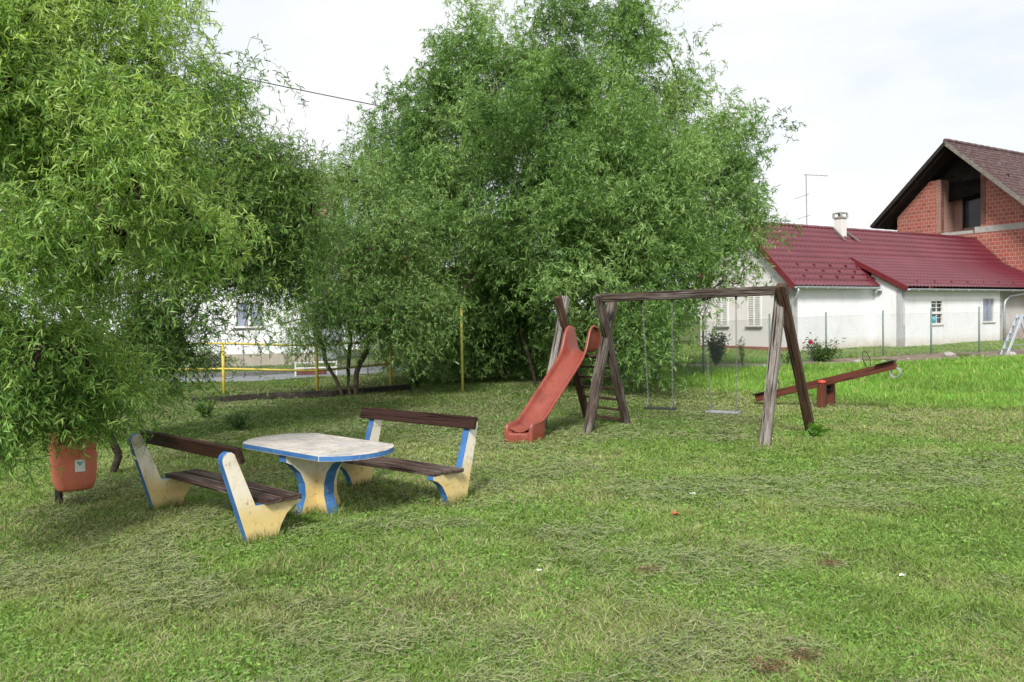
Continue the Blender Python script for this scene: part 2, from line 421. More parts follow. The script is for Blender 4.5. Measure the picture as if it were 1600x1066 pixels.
def m_metalroof(name):
    m, nt, b, nd, lk = newmat(name); v = objvec(nt)
    n = noise(nt, 0.5, 6, 0.6, v); c = ramp(nt, n, [(0.35, (0.115, 0.016, 0.026)), (0.7, (0.155, 0.024, 0.038))]); b.inputs['Coat Weight'].default_value = .5; b.inputs['Coat Roughness'].default_value = .2
    lk.new(c, b.inputs['Base Color']); b.inputs['Roughness'].default_value = 0.3; b.inputs['Specular IOR Level'].default_value = 0.7
    return m


M['metalroof'] = m_metalroof('wine_red_metal_tile')
M['roofedge'] = mottled('wine_red_trim', (0.12, 0.014, 0.018), (0.165, 0.022, 0.027), 2, 0.4, 0.05)


def m_oldtile():
    m, nt, b, nd, lk = newmat('old_clay_tile'); tc = nd.new('ShaderNodeTexCoord')
    v = objvec(nt, (1, 1, 1)); n = noise(nt, 4.5, 8, 0.75, v)
    c = ramp(nt, n, [(0.3, (0.035, 0.025, 0.028)), (0.5, (0.09, 0.045, 0.045)), (0.66, (0.18, 0.145, 0.155)), (0.8, (0.17, 0.07, 0.055))])
    n2 = noise(nt, 1.2, 6, .6, v); c = mix(nt, ramp(nt, n2, [(0.62, 0.0), (0.72, .6)]), c, (0.16, 0.14, 0.06))
    lk.new(c, b.inputs['Base Color']); b.inputs['Roughness'].default_value = 0.8
    bump(nt, b, n, .5, .02)
    return m


M['oldtile'] = m_oldtile()


def m_ground():
    m, nt, b, nd, lk = newmat('lawn_soil'); v = objvec(nt)
    n = noise(nt, 0.7, 9, 0.7, v); c = ramp(nt, n, [(0.35, (0.075, 0.11, 0.028)), (0.55, (0.12, 0.165, 0.045)), (0.72, (0.17, 0.18, 0.075))])
    n2 = noise(nt, 9, 9, 0.8, v); c = mix(nt, ramp(nt, n2, [(0.45, 0.0), (0.7, 0.8)]), c, (0.05, 0.042, 0.022))
    n3 = noise(nt, 45, 6, 0.8, v); c = mix(nt, ramp(nt, n3, [(0.5, 0.0), (0.7, 0.7)]), c, (0.10, 0.15, 0.035))
    n7 = noise(nt, 3.3, 8, .75, v); c = mix(nt, ramp(nt, n7, [(0.5, 0.0), (0.66, .75)]), c, (0.075, 0.075, 0.038))
    lk.new(c, b.inputs['Base Color']); b.inputs['Roughness'].default_value = 0.95; b.inputs['Specular IOR Level'].default_value = 0.1
    bump(nt, b, n3, 0.8, 0.03)
    return m


M['ground'] = m_ground()
M['gravel'] = mottled('dirt_gravel', (0.13, 0.09, 0.06), (0.27, 0.22, 0.17), 3, 0.95, 0.8, dist=0.04, c3=(0.4, 0.37, 0.34), s3=12)

# ------------------------------------------------------------------ world and sun
w = bpy.data.worlds.new('World'); SC.world = w; w.use_nodes = True
nt = w.node_tree; nd = nt.nodes; lk = nt.links
SUN_EL, SUN_AZ = math.radians(40), math.radians(190)     # azimuth clockwise from +Y
sky = nd.new('ShaderNodeTexSky'); sky.sky_type = 'NISHITA'; sky.sun_disc = False
sky.sun_elevation = SUN_EL; sky.sun_rotation = SUN_AZ
bg = nd['Background']
tc = nd.new('ShaderNodeTexCoord')
mp = nd.new('ShaderNodeMapping'); mp.inputs['Scale'].default_value = (1, 1, 2.6); lk.new(tc.outputs['Generated'], mp.inputs['Vector'])
n1 = noise(nt, 2.1, 7, 0.55, mp.outputs['Vector'], 0.25)
cl = ramp(nt, n1, [(0.34, (4.6, 4.9, 5.25)), (0.46, (5.2, 5.35, 5.5)), (0.60, (5.7, 5.7, 5.7))])
lk.new(mix(nt, 0.93, sky.outputs['Color'], cl), bg.inputs['Color']); bg.inputs['Strength'].default_value = 0.10
for e in [x for x in nd if x.type == 'VALTORGB']: e.color_ramp.interpolation = 'EASE'
sd = bpy.data.lights.new('sun', 'SUN'); so = bpy.data.objects.new('sun', sd); COL.objects.link(so)
sd.energy = 2.35; sd.angle = math.radians(13); sd.color = (1.0, 0.95, 0.88)
sdir = V((math.sin(SUN_AZ) * math.cos(SUN_EL), math.cos(SUN_AZ) * math.cos(SUN_EL), math.sin(SUN_EL)))
so.rotation_euler = (-sdir).to_track_quat('-Z', 'Y').to_euler()
SC.view_settings.view_transform = 'Standard'; SC.view_settings.look = 'None'; SC.view_settings.gamma = 1
SC.view_settings.exposure = 0.92
SC.render.engine = 'CYCLES'
SC.cycles.max_bounces = 8; SC.cycles.transmission_bounces = 6; SC.cycles.diffuse_bounces = 4


# ------------------------------------------------------------------ value noise for planting
_tab = np.random.default_rng(3).random((256, 256))


def vn(x, y):
    xi = np.floor(x).astype(int); yi = np.floor(y).astype(int); fx = x - xi; fy = y - yi
    fx = fx * fx * (3 - 2 * fx); fy = fy * fy * (3 - 2 * fy)
    a = _tab[xi % 256, yi % 256]; b = _tab[(xi + 1) % 256, yi % 256]; c = _tab[xi % 256, (yi + 1) % 256]; d = _tab[(xi + 1) % 256, (yi + 1) % 256]
    return a * (1 - fx) * (1 - fy) + b * fx * (1 - fy) + c * (1 - fx) * fy + d * fx * fy


def fbm(x, y, s, o=4):
    r = 0; a = 0.5; t = 0
    for i in range(o): r = r + a * vn(x * s + 17.3 * i, y * s + 9.1 * i); t += a; a *= 0.55; s *= 2.1
    return r / t


# ------------------------------------------------------------------ ground
xs = np.concatenate([np.array([-900, -300, -120, -70, -45]), np.arange(-32, 42, 0.4), np.array([45, 70, 120, 300, 900])])
ys = np.concatenate([np.array([-300, -60, -20, -8, -3]), np.arange(0, 52, 0.4), np.array([55, 70, 100, 160, 300, 900])])
X, Y = np.meshgrid(xs, ys, indexing='ij'); Z = gz(X, Y)
nx, ny = X.shape; idx = np.arange(nx * ny).reshape(nx, ny)
fc = np.stack([idx[:-1, :-1], idx[1:, :-1], idx[1:, 1:], idx[:-1, 1:]], -1).reshape(-1, 4)
tag(fastmesh('ground', np.stack([X, Y, Z], -1).reshape(-1, 3), fc, M['ground'], smooth=True), kind='structure')


def strip(name, near, far, mat, dz):
    """a sheet between two polylines laid on the ground"""
    mb = MB(); vs = []
    for a, b in zip(near, far):
        for p in (a, b): vs.append((p[0], p[1], float(gz(p[0], p[1])) + dz))
    mb.add(vs, [(2 * i, 2 * i + 2, 2 * i + 3, 2 * i + 1) for i in range(len(near) - 1)])
    return tag(mb.build(name, mat), kind='structure')


def lerp_pts(pts, n):
    out = []
    for i in range(len(pts) - 1):
        for k in range(n): out.append(V(pts[i]).lerp(V(pts[i + 1]), k / n))
    out.append(V(pts[-1])); return out


rn = lerp_pts([(-40, 24.6, 0), (-20, 24.2, 0), (-8.2, 25.0, 0), (-5.9, 26.6, 0), (-3.2, 30.6, 0), (-0.6, 37, 0), (1.5, 46, 0), (3, 60, 0)], 6)
rf = [p + V((-0.9, 2.35, 0)) if p.x < -8 else p + V((-1.5, 2.0, 0)) for p in rn]
strip('road', rn, rf, M['asphalt'], 0.02)
kb = MB()
for a, b in zip(rf[:-1], rf[1:]):
    kb.obox((a.x, a.y, 0.06 + float(gz(a.x, a.y))), (b.x, b.y, 0.06 + float(gz(b.x, b.y))), 0.18, 0.17)
tag(kb.build('kerb', M['kerb']), kind='structure')
g1 = lerp_pts([tuple(gp(1000, 578)), tuple(gp(1190, 577)), tuple(gp(1400, 570)), tuple(gp(1600, 560)), (34, 40, 0)], 5)
g2 = lerp_pts([tuple(gp(1000, 571)), tuple(gp(1190, 569)), tuple(gp(1400, 557)), tuple(gp(1600, 546)), (36, 46, 0)], 5)
strip('dirt_strip', g1, g2, M['gravel'], 0.02)

# ------------------------------------------------------------------ grass
GREEN = np.array([[0.14, 0.255, 0.045], [0.225, 0.34, 0.070], [0.35, 0.40, 0.125]])


def in_blocked(x, y):
    """true where no grass grows: the road and the dirt"""
    pn = np.array([[p.x, p.y] for p in rn]); pf = np.array([[p.x, p.y] for p in rf])
    yn = np.interp(x, pn[:, 0], pn[:, 1]); yf = np.interp(x, pf[:, 0], pf[:, 1])
    road = (y > yn) & (y < yf) & (x < 3)
    q1 = np.array([[p.x, p.y] for p in g1]); q2 = np.array([[p.x, p.y] for p in g2])
    dirt = (x > q1[0, 0]) & (y > np.interp(x, q1[:, 0], q1[:, 1])) & (y < np.interp(x, q2[:, 0], q2[:, 1]))
    return road | dirt


def lushness(x, y):
    lim = np.interp(x, [3.5, 5, 7.3, 10, 14, 25], [24, 20.5, 17.4, 15.9, 15.2, 15])
    return sm(-1.3, 1.3, y - lim + 3.0 * (fbm(x, y, 0.8) - .5)) * sm(3.0, 5.0, x) * (1 - .75 * sm(27.5, 30, y))


def blades(n, y0, y1, hmul, wmul, seed):
    g = np.random.default_rng(seed)
    y = np.exp(g.uniform(np.log(y0), np.log(y1), n)); y = y if True else y
    x = (g.random(n) * 2 - 1) * (0.655 * y + 1.2)
    k = ~in_blocked(x, y); x = x[k]; y = y[k]; n = len(x)
    lu = lushness(x, y)
    dn = fbm(x, y, 0.9, 5); dn2 = fbm(x + 40, y + 11, 3.2, 3); dn3 = fbm(x + 7, y + 80, 0.33, 3)
    keep = g.random(n) < np.clip(0.35 + 1.3 * dn2, 0, 1); keep |= lu > 0.5; und = sm(14.5, 17.5, y) * (1 - sm(23, 26, y)) * sm(-6.5, -3.5, x) * (1 - sm(3.8, 5.2, x)); keep &= g.random(n) > .55 * und
    for wx_, wy_, wr_ in ((-1.15, 8.75, .42), (-2.6, 7.9, .3), (2.42, 12.95, .38), (3.25, 12.45, .38), (.0, 12.2, .35)): keep &= g.random(n) > .8 * np.exp(-((x - wx_) ** 2 + (y - wy_) ** 2) / wr_ ** 2)   # worn places
    x, y, lu, dn, dn2, dn3 = [a[keep] for a in (x, y, lu, dn, dn2, dn3)]; n = len(x)
    z = gz(x, y)
    shade = sm(15, 19, y) * (1 - lu)
    h = (g.uniform(0.012, 0.045, n) * (0.65 + 0.9 * dn2) * (1 - lu) + g.uniform(0.09, 0.2, n) * lu) * hmul
    tuft = (dn2 > 0.66) & (g.random(n) < 0.5); h = np.where(tuft, h * 1.45, h)
    wd = (0.0013 + 0.00036 * y) * g.uniform(0.7, 1.3, n) * wmul
    a = g.uniform(0, 2 * np.pi, n); b = g.uniform(0, 2 * np.pi, n)
    lean = g.uniform(0.3, 2.3, n) * (1 - lu) + g.uniform(0.1, 0.7, n) * lu
    dx = np.cos(a) * lean * h; dy = np.sin(a) * lean * h
    sx = np.cos(b) * wd; sy = np.sin(b) * wd
    P = np.empty((n, 5, 3))
    P[:, 0] = np.stack([x - sx, y - sy, z - 0.004], -1); P[:, 1] = np.stack([x + sx, y + sy, z - 0.004], -1)
    P[:, 2] = np.stack([x + dx * .4 + sx * .8, y + dy * .4 + sy * .8, z + h * .62], -1); P[:, 3] = np.stack([x + dx * .4 - sx * .8, y + dy * .4 - sy * .8, z + h * .62], -1)
    P[:, 4] = np.stack([x + dx, y + dy, z + h], -1)
    i0 = np.arange(n) * 5
    tri = np.concatenate([np.stack([i0, i0 + 1, i0 + 2], -1), np.stack([i0, i0 + 2, i0 + 3], -1), np.stack([i0 + 3, i0 + 2, i0 + 4], -1)])
    t = g.random(n)
    c = GREEN[0] * (1 - t[:, None]) + GREEN[1] * t[:, None]
    yel = np.clip((dn - 0.45) * 3.0, 0, 1)[:, None] * (0.4 + .6 * g.random(n)[:, None])
    c = c * (1 - yel * .75) + GREEN[2] * yel * .75
    dry = (g.random(n) < np.clip(0.17 + 1.3 * (dn3 - 0.45) + 1.2 * (dn - .5), 0.05, 0.48) * (1 - lu))[:, None]
    s = np.array([0.43, 0.41, 0.22]) * g.uniform(0.5, 1.15, (n, 1))
    c = np.where(dry, s, c)
    lc = np.array([0.12, 0.28, 0.032]) * (1 - t[:, None]) + np.array([0.215, 0.40, 0.06]) * t[:, None]
    stem = (g.random(n) < .06 + .18 * np.clip((dn2 - .5) * 4, 0, 1))[:, None]; lc = np.where(stem, np.array([0.40, 0.42, 0.16]), lc) * (.72 + .56 * fbm(x * .8 + 60, y * .8, 1.1, 3))[:, None]
    c = c * (1 - lu[:, None]) + lc * lu[:, None]
    wl = (sm(12, 15, y) * (1 - lu) * sm(5.5, 3.0, x))[:, None]; c = c * (1 - wl) + wl * (c * np.array([.66, .68, .74]))   # tree shade put into the blade colour of the sparser sward beyond the benches
    c *= g.uniform(0.62, 1.3, (n, 1)); c *= (0.8 + .45 * fbm(x + 9, y + 5, 2.2, 3))[:, None]
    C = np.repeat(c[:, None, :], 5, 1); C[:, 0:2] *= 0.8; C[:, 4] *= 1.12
    return P.reshape(-1, 3), tri, C.reshape(-1, 3)


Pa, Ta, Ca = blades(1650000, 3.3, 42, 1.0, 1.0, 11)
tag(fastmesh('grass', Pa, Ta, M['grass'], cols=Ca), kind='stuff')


def straw(n, y0, y1, seed):
    """mown hay lying in thin drifts"""
    g = np.random.default_rng(seed)
    y = np.exp(g.uniform(np.log(y0), np.log(y1), n)); x = (g.random(n) * 2 - 1) * (0.655 * y + 1.0)
    d = fbm(x + 3, y + 50, 1.1, 5); d2 = fbm(x * .6 + 90, y * 1.2, .5, 3)
    k = (g.random(n) < np.clip((d - 0.52) * 5 + (d2 - .5) * 1.8, 0.04, .95)) & ~in_blocked(x, y) & (lushness(x, y) < .3)
    x, y, d = x[k], y[k], d[k]; n = len(x)
    z = gz(x, y) + g.uniform(0.012, 0.05, n) + 0.02 * np.clip((d - .5) * 5, 0, 1)
    a = g.uniform(0, 2 * np.pi, n); L = g.uniform(0.02, 0.11, n); wd = 0.0007 + 0.00022 * y
    N = 4; P = np.empty((n, N, 2, 3)); cx, cy, cz = x.copy(), y.copy(), z.copy(); bend = g.uniform(-1.2, 1.2, n)
    for i in range(N):
        nx_, ny_ = -np.sin(a), np.cos(a)
        for j, s in enumerate((-1, 1)): P[:, i, j] = np.stack([cx + nx_ * wd * s, cy + ny_ * wd * s, cz + s * wd * .5], -1)
        cx = cx + np.cos(a) * L / 3; cy = cy + np.sin(a) * L / 3; cz = np.maximum(cz + g.uniform(-0.012, 0.012, n), gz(cx, cy) + .008); a = a + bend / 3
    i0 = np.arange(n) * N * 2
    q = np.concatenate([np.stack([i0 + 2 * i, i0 + 2 * i + 1, i0 + 2 * i + 3, i0 + 2 * i + 2], -1) for i in range(N - 1)])
    t = g.random(n)[:, None]
    c = np.array([0.33, 0.33, 0.18]) * t + np.array([0.21, 0.25, 0.13]) * (1 - t); c = c * g.uniform(0.55, 1.25, (n, 1))
    gr = (g.random(n) < 0.4)[:, None]; c = np.where(gr, np.array([0.22, 0.30, 0.10]), c)
    return P.reshape(-1, 3), q, np.repeat(c, N * 2, 0)




def clover(n, y0, y1, seed):
    """small round weed leaves low in the mown lawn"""
    g = np.random.default_rng(seed)
    y = np.exp(g.uniform(np.log(y0), np.log(y1), n)); x = (g.random(n) * 2 - 1) * (0.655 * y + 1.0)
    k = (g.random(n) < np.clip((fbm(x + 31, y + 13, 1.7, 4) - .46) * 6, 0.04, 1)) & (lushness(x, y) < .5) & ~in_blocked(x, y); x, y = x[k], y[k]; n = len(x)
    b = np.stack([x, y, gz(x, y) + g.uniform(.008, .035, n)], -1); d = g.normal(size=(n, 3)) * np.array([1, 1, .3])
    r = g.uniform(.006, .014, n) * (1 + .05 * y)
    P, q = leaf_strips(b, d, r * 2.0, r * 1.3, g.normal(size=n) * .7, g, 2)
    t = g.random((n, 1)); c = np.array([0.14, 0.31, 0.05]) * t + np.array([0.25, 0.42, 0.09]) * (1 - t)
    return P, q, np.repeat(c * g.uniform(.7, 1.2, (n, 1)), 6, 0)


Pa, Ta, Ca = straw(340000, 3.3, 22, 5)
tag(fastmesh('cut_hay', Pa, Ta, M['straw'], cols=Ca), kind='stuff')


# ------------------------------------------------------------------ leaves and trees
def leaf_strips(base, dirs, L, W, curl, g, S=3):
    """curved strips: base (n,3), dirs (n,3)"""
    n = len(base); d = dirs / np.linalg.norm(dirs, axis=1, keepdims=True)
    ax = g.normal(size=(n, 3)); ax -= d * np.sum(ax * d, 1, keepdims=True); ax /= np.linalg.norm(ax, axis=1, keepdims=True)
    side = ax.copy()
    P = np.empty((n, S + 1, 2, 3)); p = base.copy(); prof = np.interp(np.linspace(0, 1, S + 1), [0, .3, .7, 1], [.25, 1, .7, .05])
    tw = g.uniform(-0.9, 0.9, n)[:, None]
    for i in range(S + 1):
        for j, s in enumerate((-1, 1)): P[:, i, j] = p + side * (W * prof[i])[:, None] * s * .5
        ang = (curl / S)[:, None]
        nn = np.cross(side, d)
        d = d * np.cos(ang) + nn * np.sin(ang); d[:, 2] -= 0.12 * (1 if i else .5); d /= np.linalg.norm(d, axis=1, keepdims=True)
        side = side + np.cross(d, side) * (tw / S); side -= d * np.sum(side * d, 1, keepdims=True); side /= np.linalg.norm(side, axis=1, keepdims=True)
        p = p + d * (L / S)[:, None]
    i0 = np.arange(n) * (S + 1) * 2
    q = np.concatenate([np.stack([i0 + 2 * i, i0 + 2 * i + 1, i0 + 2 * i + 3, i0 + 2 * i + 2], -1) for i in range(S)])
    return P.reshape(-1, 3), q


def tubes_np(A, B, ra, rb, n=4):
    """many frusta between A and B"""
    A = np.asarray(A); B = np.asarray(B); m = len(A); d = B - A; d /= np.linalg.norm(d, axis=1, keepdims=True) + 1e-9
    ref = np.where(np.abs(d[:, 2:3]) < .9, np.array([[0, 0, 1.]]), np.array([[1., 0, 0]]))
    u = np.cross(d, ref); u /= np.linalg.norm(u, axis=1, keepdims=True); v = np.cross(d, u)
    P = np.empty((m, 2, n, 3))
    for k in range(n):
        a = 2 * np.pi * k / n; o = u * np.cos(a) + v * np.sin(a)
        P[:, 0, k] = A + o * np.asarray(ra)[:, None]; P[:, 1, k] = B + o * np.asarray(rb)[:, None]
    i0 = np.arange(m) * 2 * n
    q = np.concatenate([np.stack([i0 + k, i0 + (k + 1) % n, i0 + n + (k + 1) % n, i0 + n + k], -1) for k in range(n)])
    return P.reshape(-1, 3), q


def willow(name, base, trunks, blobs, label, group, nclump, twigs, per, leafL, leafW, palette, seed, r0=0.012,
           droop=0.42, twl=(0.35, 0.8), curl=1.3, S=3, extra=(), cutlow=0.25, bark='bark', inner=0.3, cat='tree', spread=0.22, natt=230, bough=.4, per_bough=16, tone=0.0):
    g = np.random.default_rng(seed)
    root = thing(name, base, label, cat, group)
    # --- clumps in the lumpy shells of the blobs
    bl = np.array([[*c, *r, wgt] for c, r, wgt in blobs], dtype=float)
    wv = bl[:, 6] * (bl[:, 3] * bl[:, 4] * bl[:, 5]) ** 0.67; wv /= wv.sum()
    which = g.choice(len(bl), nclump, p=wv); dr = g.normal(size=(nclump, 3)); dr /= np.linalg.norm(dr, axis=1, keepdims=True)
    lum = 0.78 + 0.36 * fbm(dr[:, 0] * 2 + which * 3.7 + 50, dr[:, 1] * 2 + dr[:, 2] * 2 + 50, 1.6, 3)
    rad = (inner + (1 - inner) * g.random(nclump)) ** (1 / 2.2) * lum
    cc = bl[which, :3] + dr * bl[which, 3:6] * rad[:, None]
    nb = max(6, nclump // per_bough); bo = g.integers(0, nb, nclump)   # gather the clumps into boughs
    bc_ = cc[:nb][bo]; cc = np.where((g.random(nclump) < .80)[:, None], bc_ + g.normal(size=(nclump, 3)) * bough * np.array([1, 1, .7]), cc)
    dr = dr[:nb][bo] * .7 + dr * .3; btone = g.random(nb)[bo]
    ok = cc[:, 2] > base[2] + cutlow; cc = cc[ok]; dr = dr[ok]; btone = btone[ok]; nclump = len(cc)
    # --- skeleton
    nodes = []; par = []
    def addpath(p0, p1, pi, wob, step=0.35):
        p0 = np.array(p0, float); p1 = np.array(p1, float); L = np.linalg.norm(p1 - p0); k = max(2, int(L / step)); off = np.zeros(3)
        bow = g.normal(size=3) * .09 * L; bow[2] = abs(bow[2]) * 1.2
        for i in range(1, k + 1):
            off = off * .8 + g.normal(size=3) * wob; t = i / k
            nodes.append(p0 * (1 - t) + p1 * t + off * (1 if i < k else 0) + bow * 4 * t * (1 - t)); par.append(pi); pi = len(nodes) - 1
        return pi
    trunk_ids = {}
    for tn, tr in enumerate(trunks):
        nodes.append(np.array(tr[0], float)); par.append(-1); pi = len(nodes) - 1; trunk_ids[pi] = tn
        for q in tr[1:]:
            a = len(nodes); pi = addpath(nodes[pi], q, pi, 0.02, 0.25); trunk_ids.update({k: tn for k in range(a, len(nodes))})
    for ex in extra:
        A = np.array(nodes); pi = int(np.argmin(np.linalg.norm(A - np.array(ex[0]), axis=1)))
        for q in ex: pi = addpath(nodes[pi], q, pi, 0.025, 0.2)
    tops = np.array([t[-1] for t in trunks])
    sel = g.choice(nclump, min(natt, nclump), replace=False)
    dd = np.min(np.linalg.norm(cc[sel][:, None, :] - tops[None], axis=2), axis=1)
    first_free = min(len(nodes) - 1, 3)
    for ci in sel[np.argsort(dd)]:
        A = np.array(nodes); dist = np.linalg.norm(A - cc[ci], axis=1) + 0.35 * np.maximum(0, A[:, 2] - cc[ci, 2]) + np.where(A[:, 2] < base[2] + .5, 3, 0)
        pi = int(np.argmin(dist)); addpath(nodes[pi], cc[ci], pi, 0.03)
    cnt = np.ones(len(nodes))
    for i in range(len(nodes) - 1, -1, -1):
        if par[i] >= 0: cnt[par[i]] += cnt[i] * 0.9
    rr = r0 * cnt ** 0.42
    N_ = np.array(nodes); par = np.array(par)
    e = np.where(par >= 0)[0]; tr_e = np.array([i for i in e if i in trunk_ids]); br_e = np.array([i for i in e if i not in trunk_ids])
    own = np.zeros(len(nodes), int)
    for i in range(len(nodes)): own[i] = trunk_ids[i] if i in trunk_ids else own[par[i]]
    for tn in range(len(trunks)):                      # each stem carries its own limbs
        te = np.array([i for i in e if own[i] == tn and rr[i] > .05]); be = np.array([i for i in e if own[i] == tn and rr[i] <= .05])
        P, q = tubes_np(N_[par[te]], N_[te], rr[par[te]] * 1.02, rr[te], 9) if len(te) else (np.zeros((0, 3)), np.zeros((0, 4), int))
        if len(be):
            P1, q1 = tubes_np(N_[par[be]], N_[be], rr[par[be]], rr[be], 6); q = np.concatenate([q, q1 + len(P)]); P = np.concatenate([P, P1])
        fastmesh('trunk', P, q, M[bark], root, smooth=True)
    # --- twigs
    T = nclump * twigs; cen = np.repeat(cc, twigs, 0) + g.normal(size=(T, 3)) * spread
    out = np.repeat(dr, twigs, 0)
    d = out * 0.8 + g.normal(size=(T, 3)) * .75 + np.array([0, 0, 0.3]); d /= np.linalg.norm(d, axis=1, keepdims=True)
    tl = g.uniform(*twl, T); K = 5; pts = np.empty((T, K + 1, 3)); pts[:, 0] = cen
    for i in range(K):
        d = d + g.normal(size=(T, 3)) * .28 + np.array([0, 0, -droop * .42]); d /= np.linalg.norm(d, axis=1, keepdims=True)
        pts[:, i + 1] = pts[:, i] + d * (tl / K)[:, None]
    low = base[2] + cutlow * .35
    pts[:, :, 2] = np.maximum(pts[:, :, 2], low + g.random((T, 1)) * .25)
    A = pts[:, :-1].reshape(-1, 3); B = pts[:, 1:].reshape(-1, 3)
    tr_ = 0.0014 + 0.00008 * cc[:, 1].mean()
    P2, q2 = tubes_np(A, B, np.full(len(A), tr_), np.full(len(A), tr_ * .8), 3)
    # --- leaves
    n = T * per; ti = np.repeat(np.arange(T), per); s = g.random(n) * K * .999; si = s.astype(int); fr = (s - si)[:, None]
    b = pts[ti, si] * (1 - fr) + pts[ti, si + 1] * fr; td = pts[ti, si + 1] - pts[ti, si]; td /= np.linalg.norm(td, axis=1, keepdims=True) + 1e-9
    ld = td * .7 + g.normal(size=(n, 3)) * .62 + np.array([0, 0, -.25])
    L = g.uniform(*leafL, n); W = g.uniform(*leafW, n); cu = g.normal(size=n) * curl
    P3, q3 = leaf_strips(b, ld, L, W, cu, g, S)
    pal = np.array(palette); tcl = .35 * g.random(nclump) + .65 * btone; tc_ = np.repeat(tcl, twigs)[ti]
    lowf = fbm(b[:, 0] * .7 + 30, b[:, 2] * .7 + b[:, 1] * .5 + 30, .9, 3)
    t = np.clip(tc_ * .60 + 1.3 * (lowf - .5) + .06 + tone + .26 * (s / K) + g.normal(size=n) * .18, 0, 1) * (len(pal) - 1); ti0 = np.minimum(t.astype(int), len(pal) - 2); ft = (t - ti0)[:, None]
    col = (pal[ti0] * (1 - ft) + pal[ti0 + 1] * ft) * g.uniform(.78, 1.25, (n, 1))
    colv = np.repeat(col, (S + 1) * 2, 0)
    P = np.concatenate([P3, P2]); q = np.concatenate([q3, q2 + len(P3)]); cv = np.concatenate([colv, np.tile(np.array([[.09, .085, .04]]), (len(P2), 1))])
    fastmesh('crown', P, q, M['leaf'], root, cols=cv)
    return root


def blob(px, py, Y, rx, rz, ry, wgt=1.0):
    """a lobe of a crown: centre seen at a pixel, radii in photo pixels (rx, rz) and metres deep (ry)"""
    c = at(px, py, Y); k = Y / F
    return ((c.x, c.y, c.z), (rx * k, ry, rz * k), wgt)


Pc, Tc, Cc = clover(200000, 3.3, 16, 8)
tag(fastmesh('clover', Pc, Tc, M['grass'], cols=Cc), kind='stuff')

PAL_BIG = [(0.065, 0.14, 0.038), (0.145, 0.275, 0.076), (0.23, 0.39, 0.12), (0.35, 0.50, 0.21)]
PAL_NEAR = [(0.050, 0.115, 0.026), (0.125, 0.265, 0.055), (0.24, 0.42, 0.11), (0.42, 0.57, 0.18)]
PAL_MID = [(0.055, 0.125, 0.032), (0.125, 0.24, 0.06), (0.22, 0.36, 0.10)]

tb = gp(868, 602)
willow('willow_tree', tb, [[(tb.x, tb.y, tb.z - .1), (tb.x - .1, tb.y, 1.2), (tb.x - .3, tb.y + .1, 3.2), (tb.x - .2, tb.y, 5.6)],
                           [(tb.x + .5, tb.y - .2, tb.z - .1), (tb.x + .9, tb.y - .3, 1.8), (tb.x + 1.5, tb.y - .3, 4.4)],
                           [(tb.x - .5, tb.y + .1, tb.z - .1), (tb.x - 1.0, tb.y, 1.6), (tb.x - 2.0, tb.y + .3, 3.8)]],
       [blob(850, 330, 23.4, 225, 190, 3.2, 1.2), blob(760, 120, 23.4, 78, 100, 1.9), blob(930, 110, 23.2, 105, 115, 2.1), blob(700, 250, 23.8, 115, 125, 2.2), blob(625, 235, 24, 62, 95, 1.7, 1.1),
        blob(640, 380, 24.6, 80, 140, 2.0), blob(1035, 300, 23, 90, 150, 2.2), blob(1105, 300, 22.6, 62, 105, 1.6, 1.0), blob(1150, 225, 22.8, 24, 52, .8, .9), blob(860, 220, 21.2, 135, 125, 2.0), blob(900, 330, 20.6, 150, 110, 1.8), blob(1010, 300, 20.8, 100, 130, 1.7),
        blob(930, 450, 20.0, 105, 95, 1.8), blob(1150, 350, 22.6, 34, 95, 1.0, .9), blob(845, 130, 23, 50, 60, 1.5), blob(750, 450, 24.6, 120, 110, 1.9), blob(1045, 435, 20.2, 78, 108, 1.6), blob(998, 535, 18.9, 64, 58, 1.2, 1.1), blob(680, 530, 25, 90, 60, 1.5, 1.1), blob(1116, 395, 21.8, 34, 55, 1.0, .7),
        blob(810, 535, 24.4, 105, 50, 1.4, 1.1), blob(900, 545, 22.4, 70, 42, 1.0), blob(885, 25, 23.2, 42, 38, 1, .7), blob(975, 50, 23.2, 55, 55, 1.2, .8), blob(745, 45, 23.4, 24, 40, .6, .7), blob(1055, 130, 23, 30, 48, .8, .7), blob(1085, 90, 23, 14, 22, .5, .3)],
       'broad dense curly willow, the largest tree, behind the slide and the swings', 'curly willows', 5600, 7, 13,
       (0.10, 0.175), (0.020, 0.033), PAL_BIG, 21, r0=0.011, curl=1.0, cutlow=.35, twl=(.25, .55), inner=.2, spread=.18, bough=.40, per_bough=13, tone=.06)

t3 = gp(548, 619)
willow('willow_tree', t3, [[(t3.x, t3.y, t3.z - .1), (t3.x - .05, t3.y, .7), (t3.x + .1, t3.y, 2.2), (t3.x + .2, t3.y, 3.6)],
                           [(t3.x + .14, t3.y, t3.z - .1), (t3.x + .35, t3.y, 1.0), (t3.x + .8, t3.y, 2.6)],
                           [(t3.x - .18, t3.y, t3.z - .1), (t3.x - .62, t3.y - .1, .95), (t3.x - 1.2, t3.y, 2.4)]],
       [blob(580, 350, 20, 72, 105, 1.5, 1.1), blob(530, 440, 20, 70, 85, 1.4), blob(620, 440, 20, 70, 90, 1.4), blob(568, 275, 20, 34, 48, 1.0, .8), blob(470, 500, 19.5, 45, 62, 1.0, .8),
        blob(640, 510, 19.7, 60, 60, 1.1), blob(450, 570, 19.2, 22, 50, .5, .8), blob(570, 500, 20, 60, 45, 1.0, .8)],
       'slender curly willow with several thin stems rising from the dark kerb', 'curly willows', 880, 8, 12,
       (0.08, 0.14), (0.014, 0.023), PAL_BIG, 33, r0=0.0155, bough=.28, curl=1.0, cutlow=.4, twl=(.28, .6), bark='palebark', natt=140)

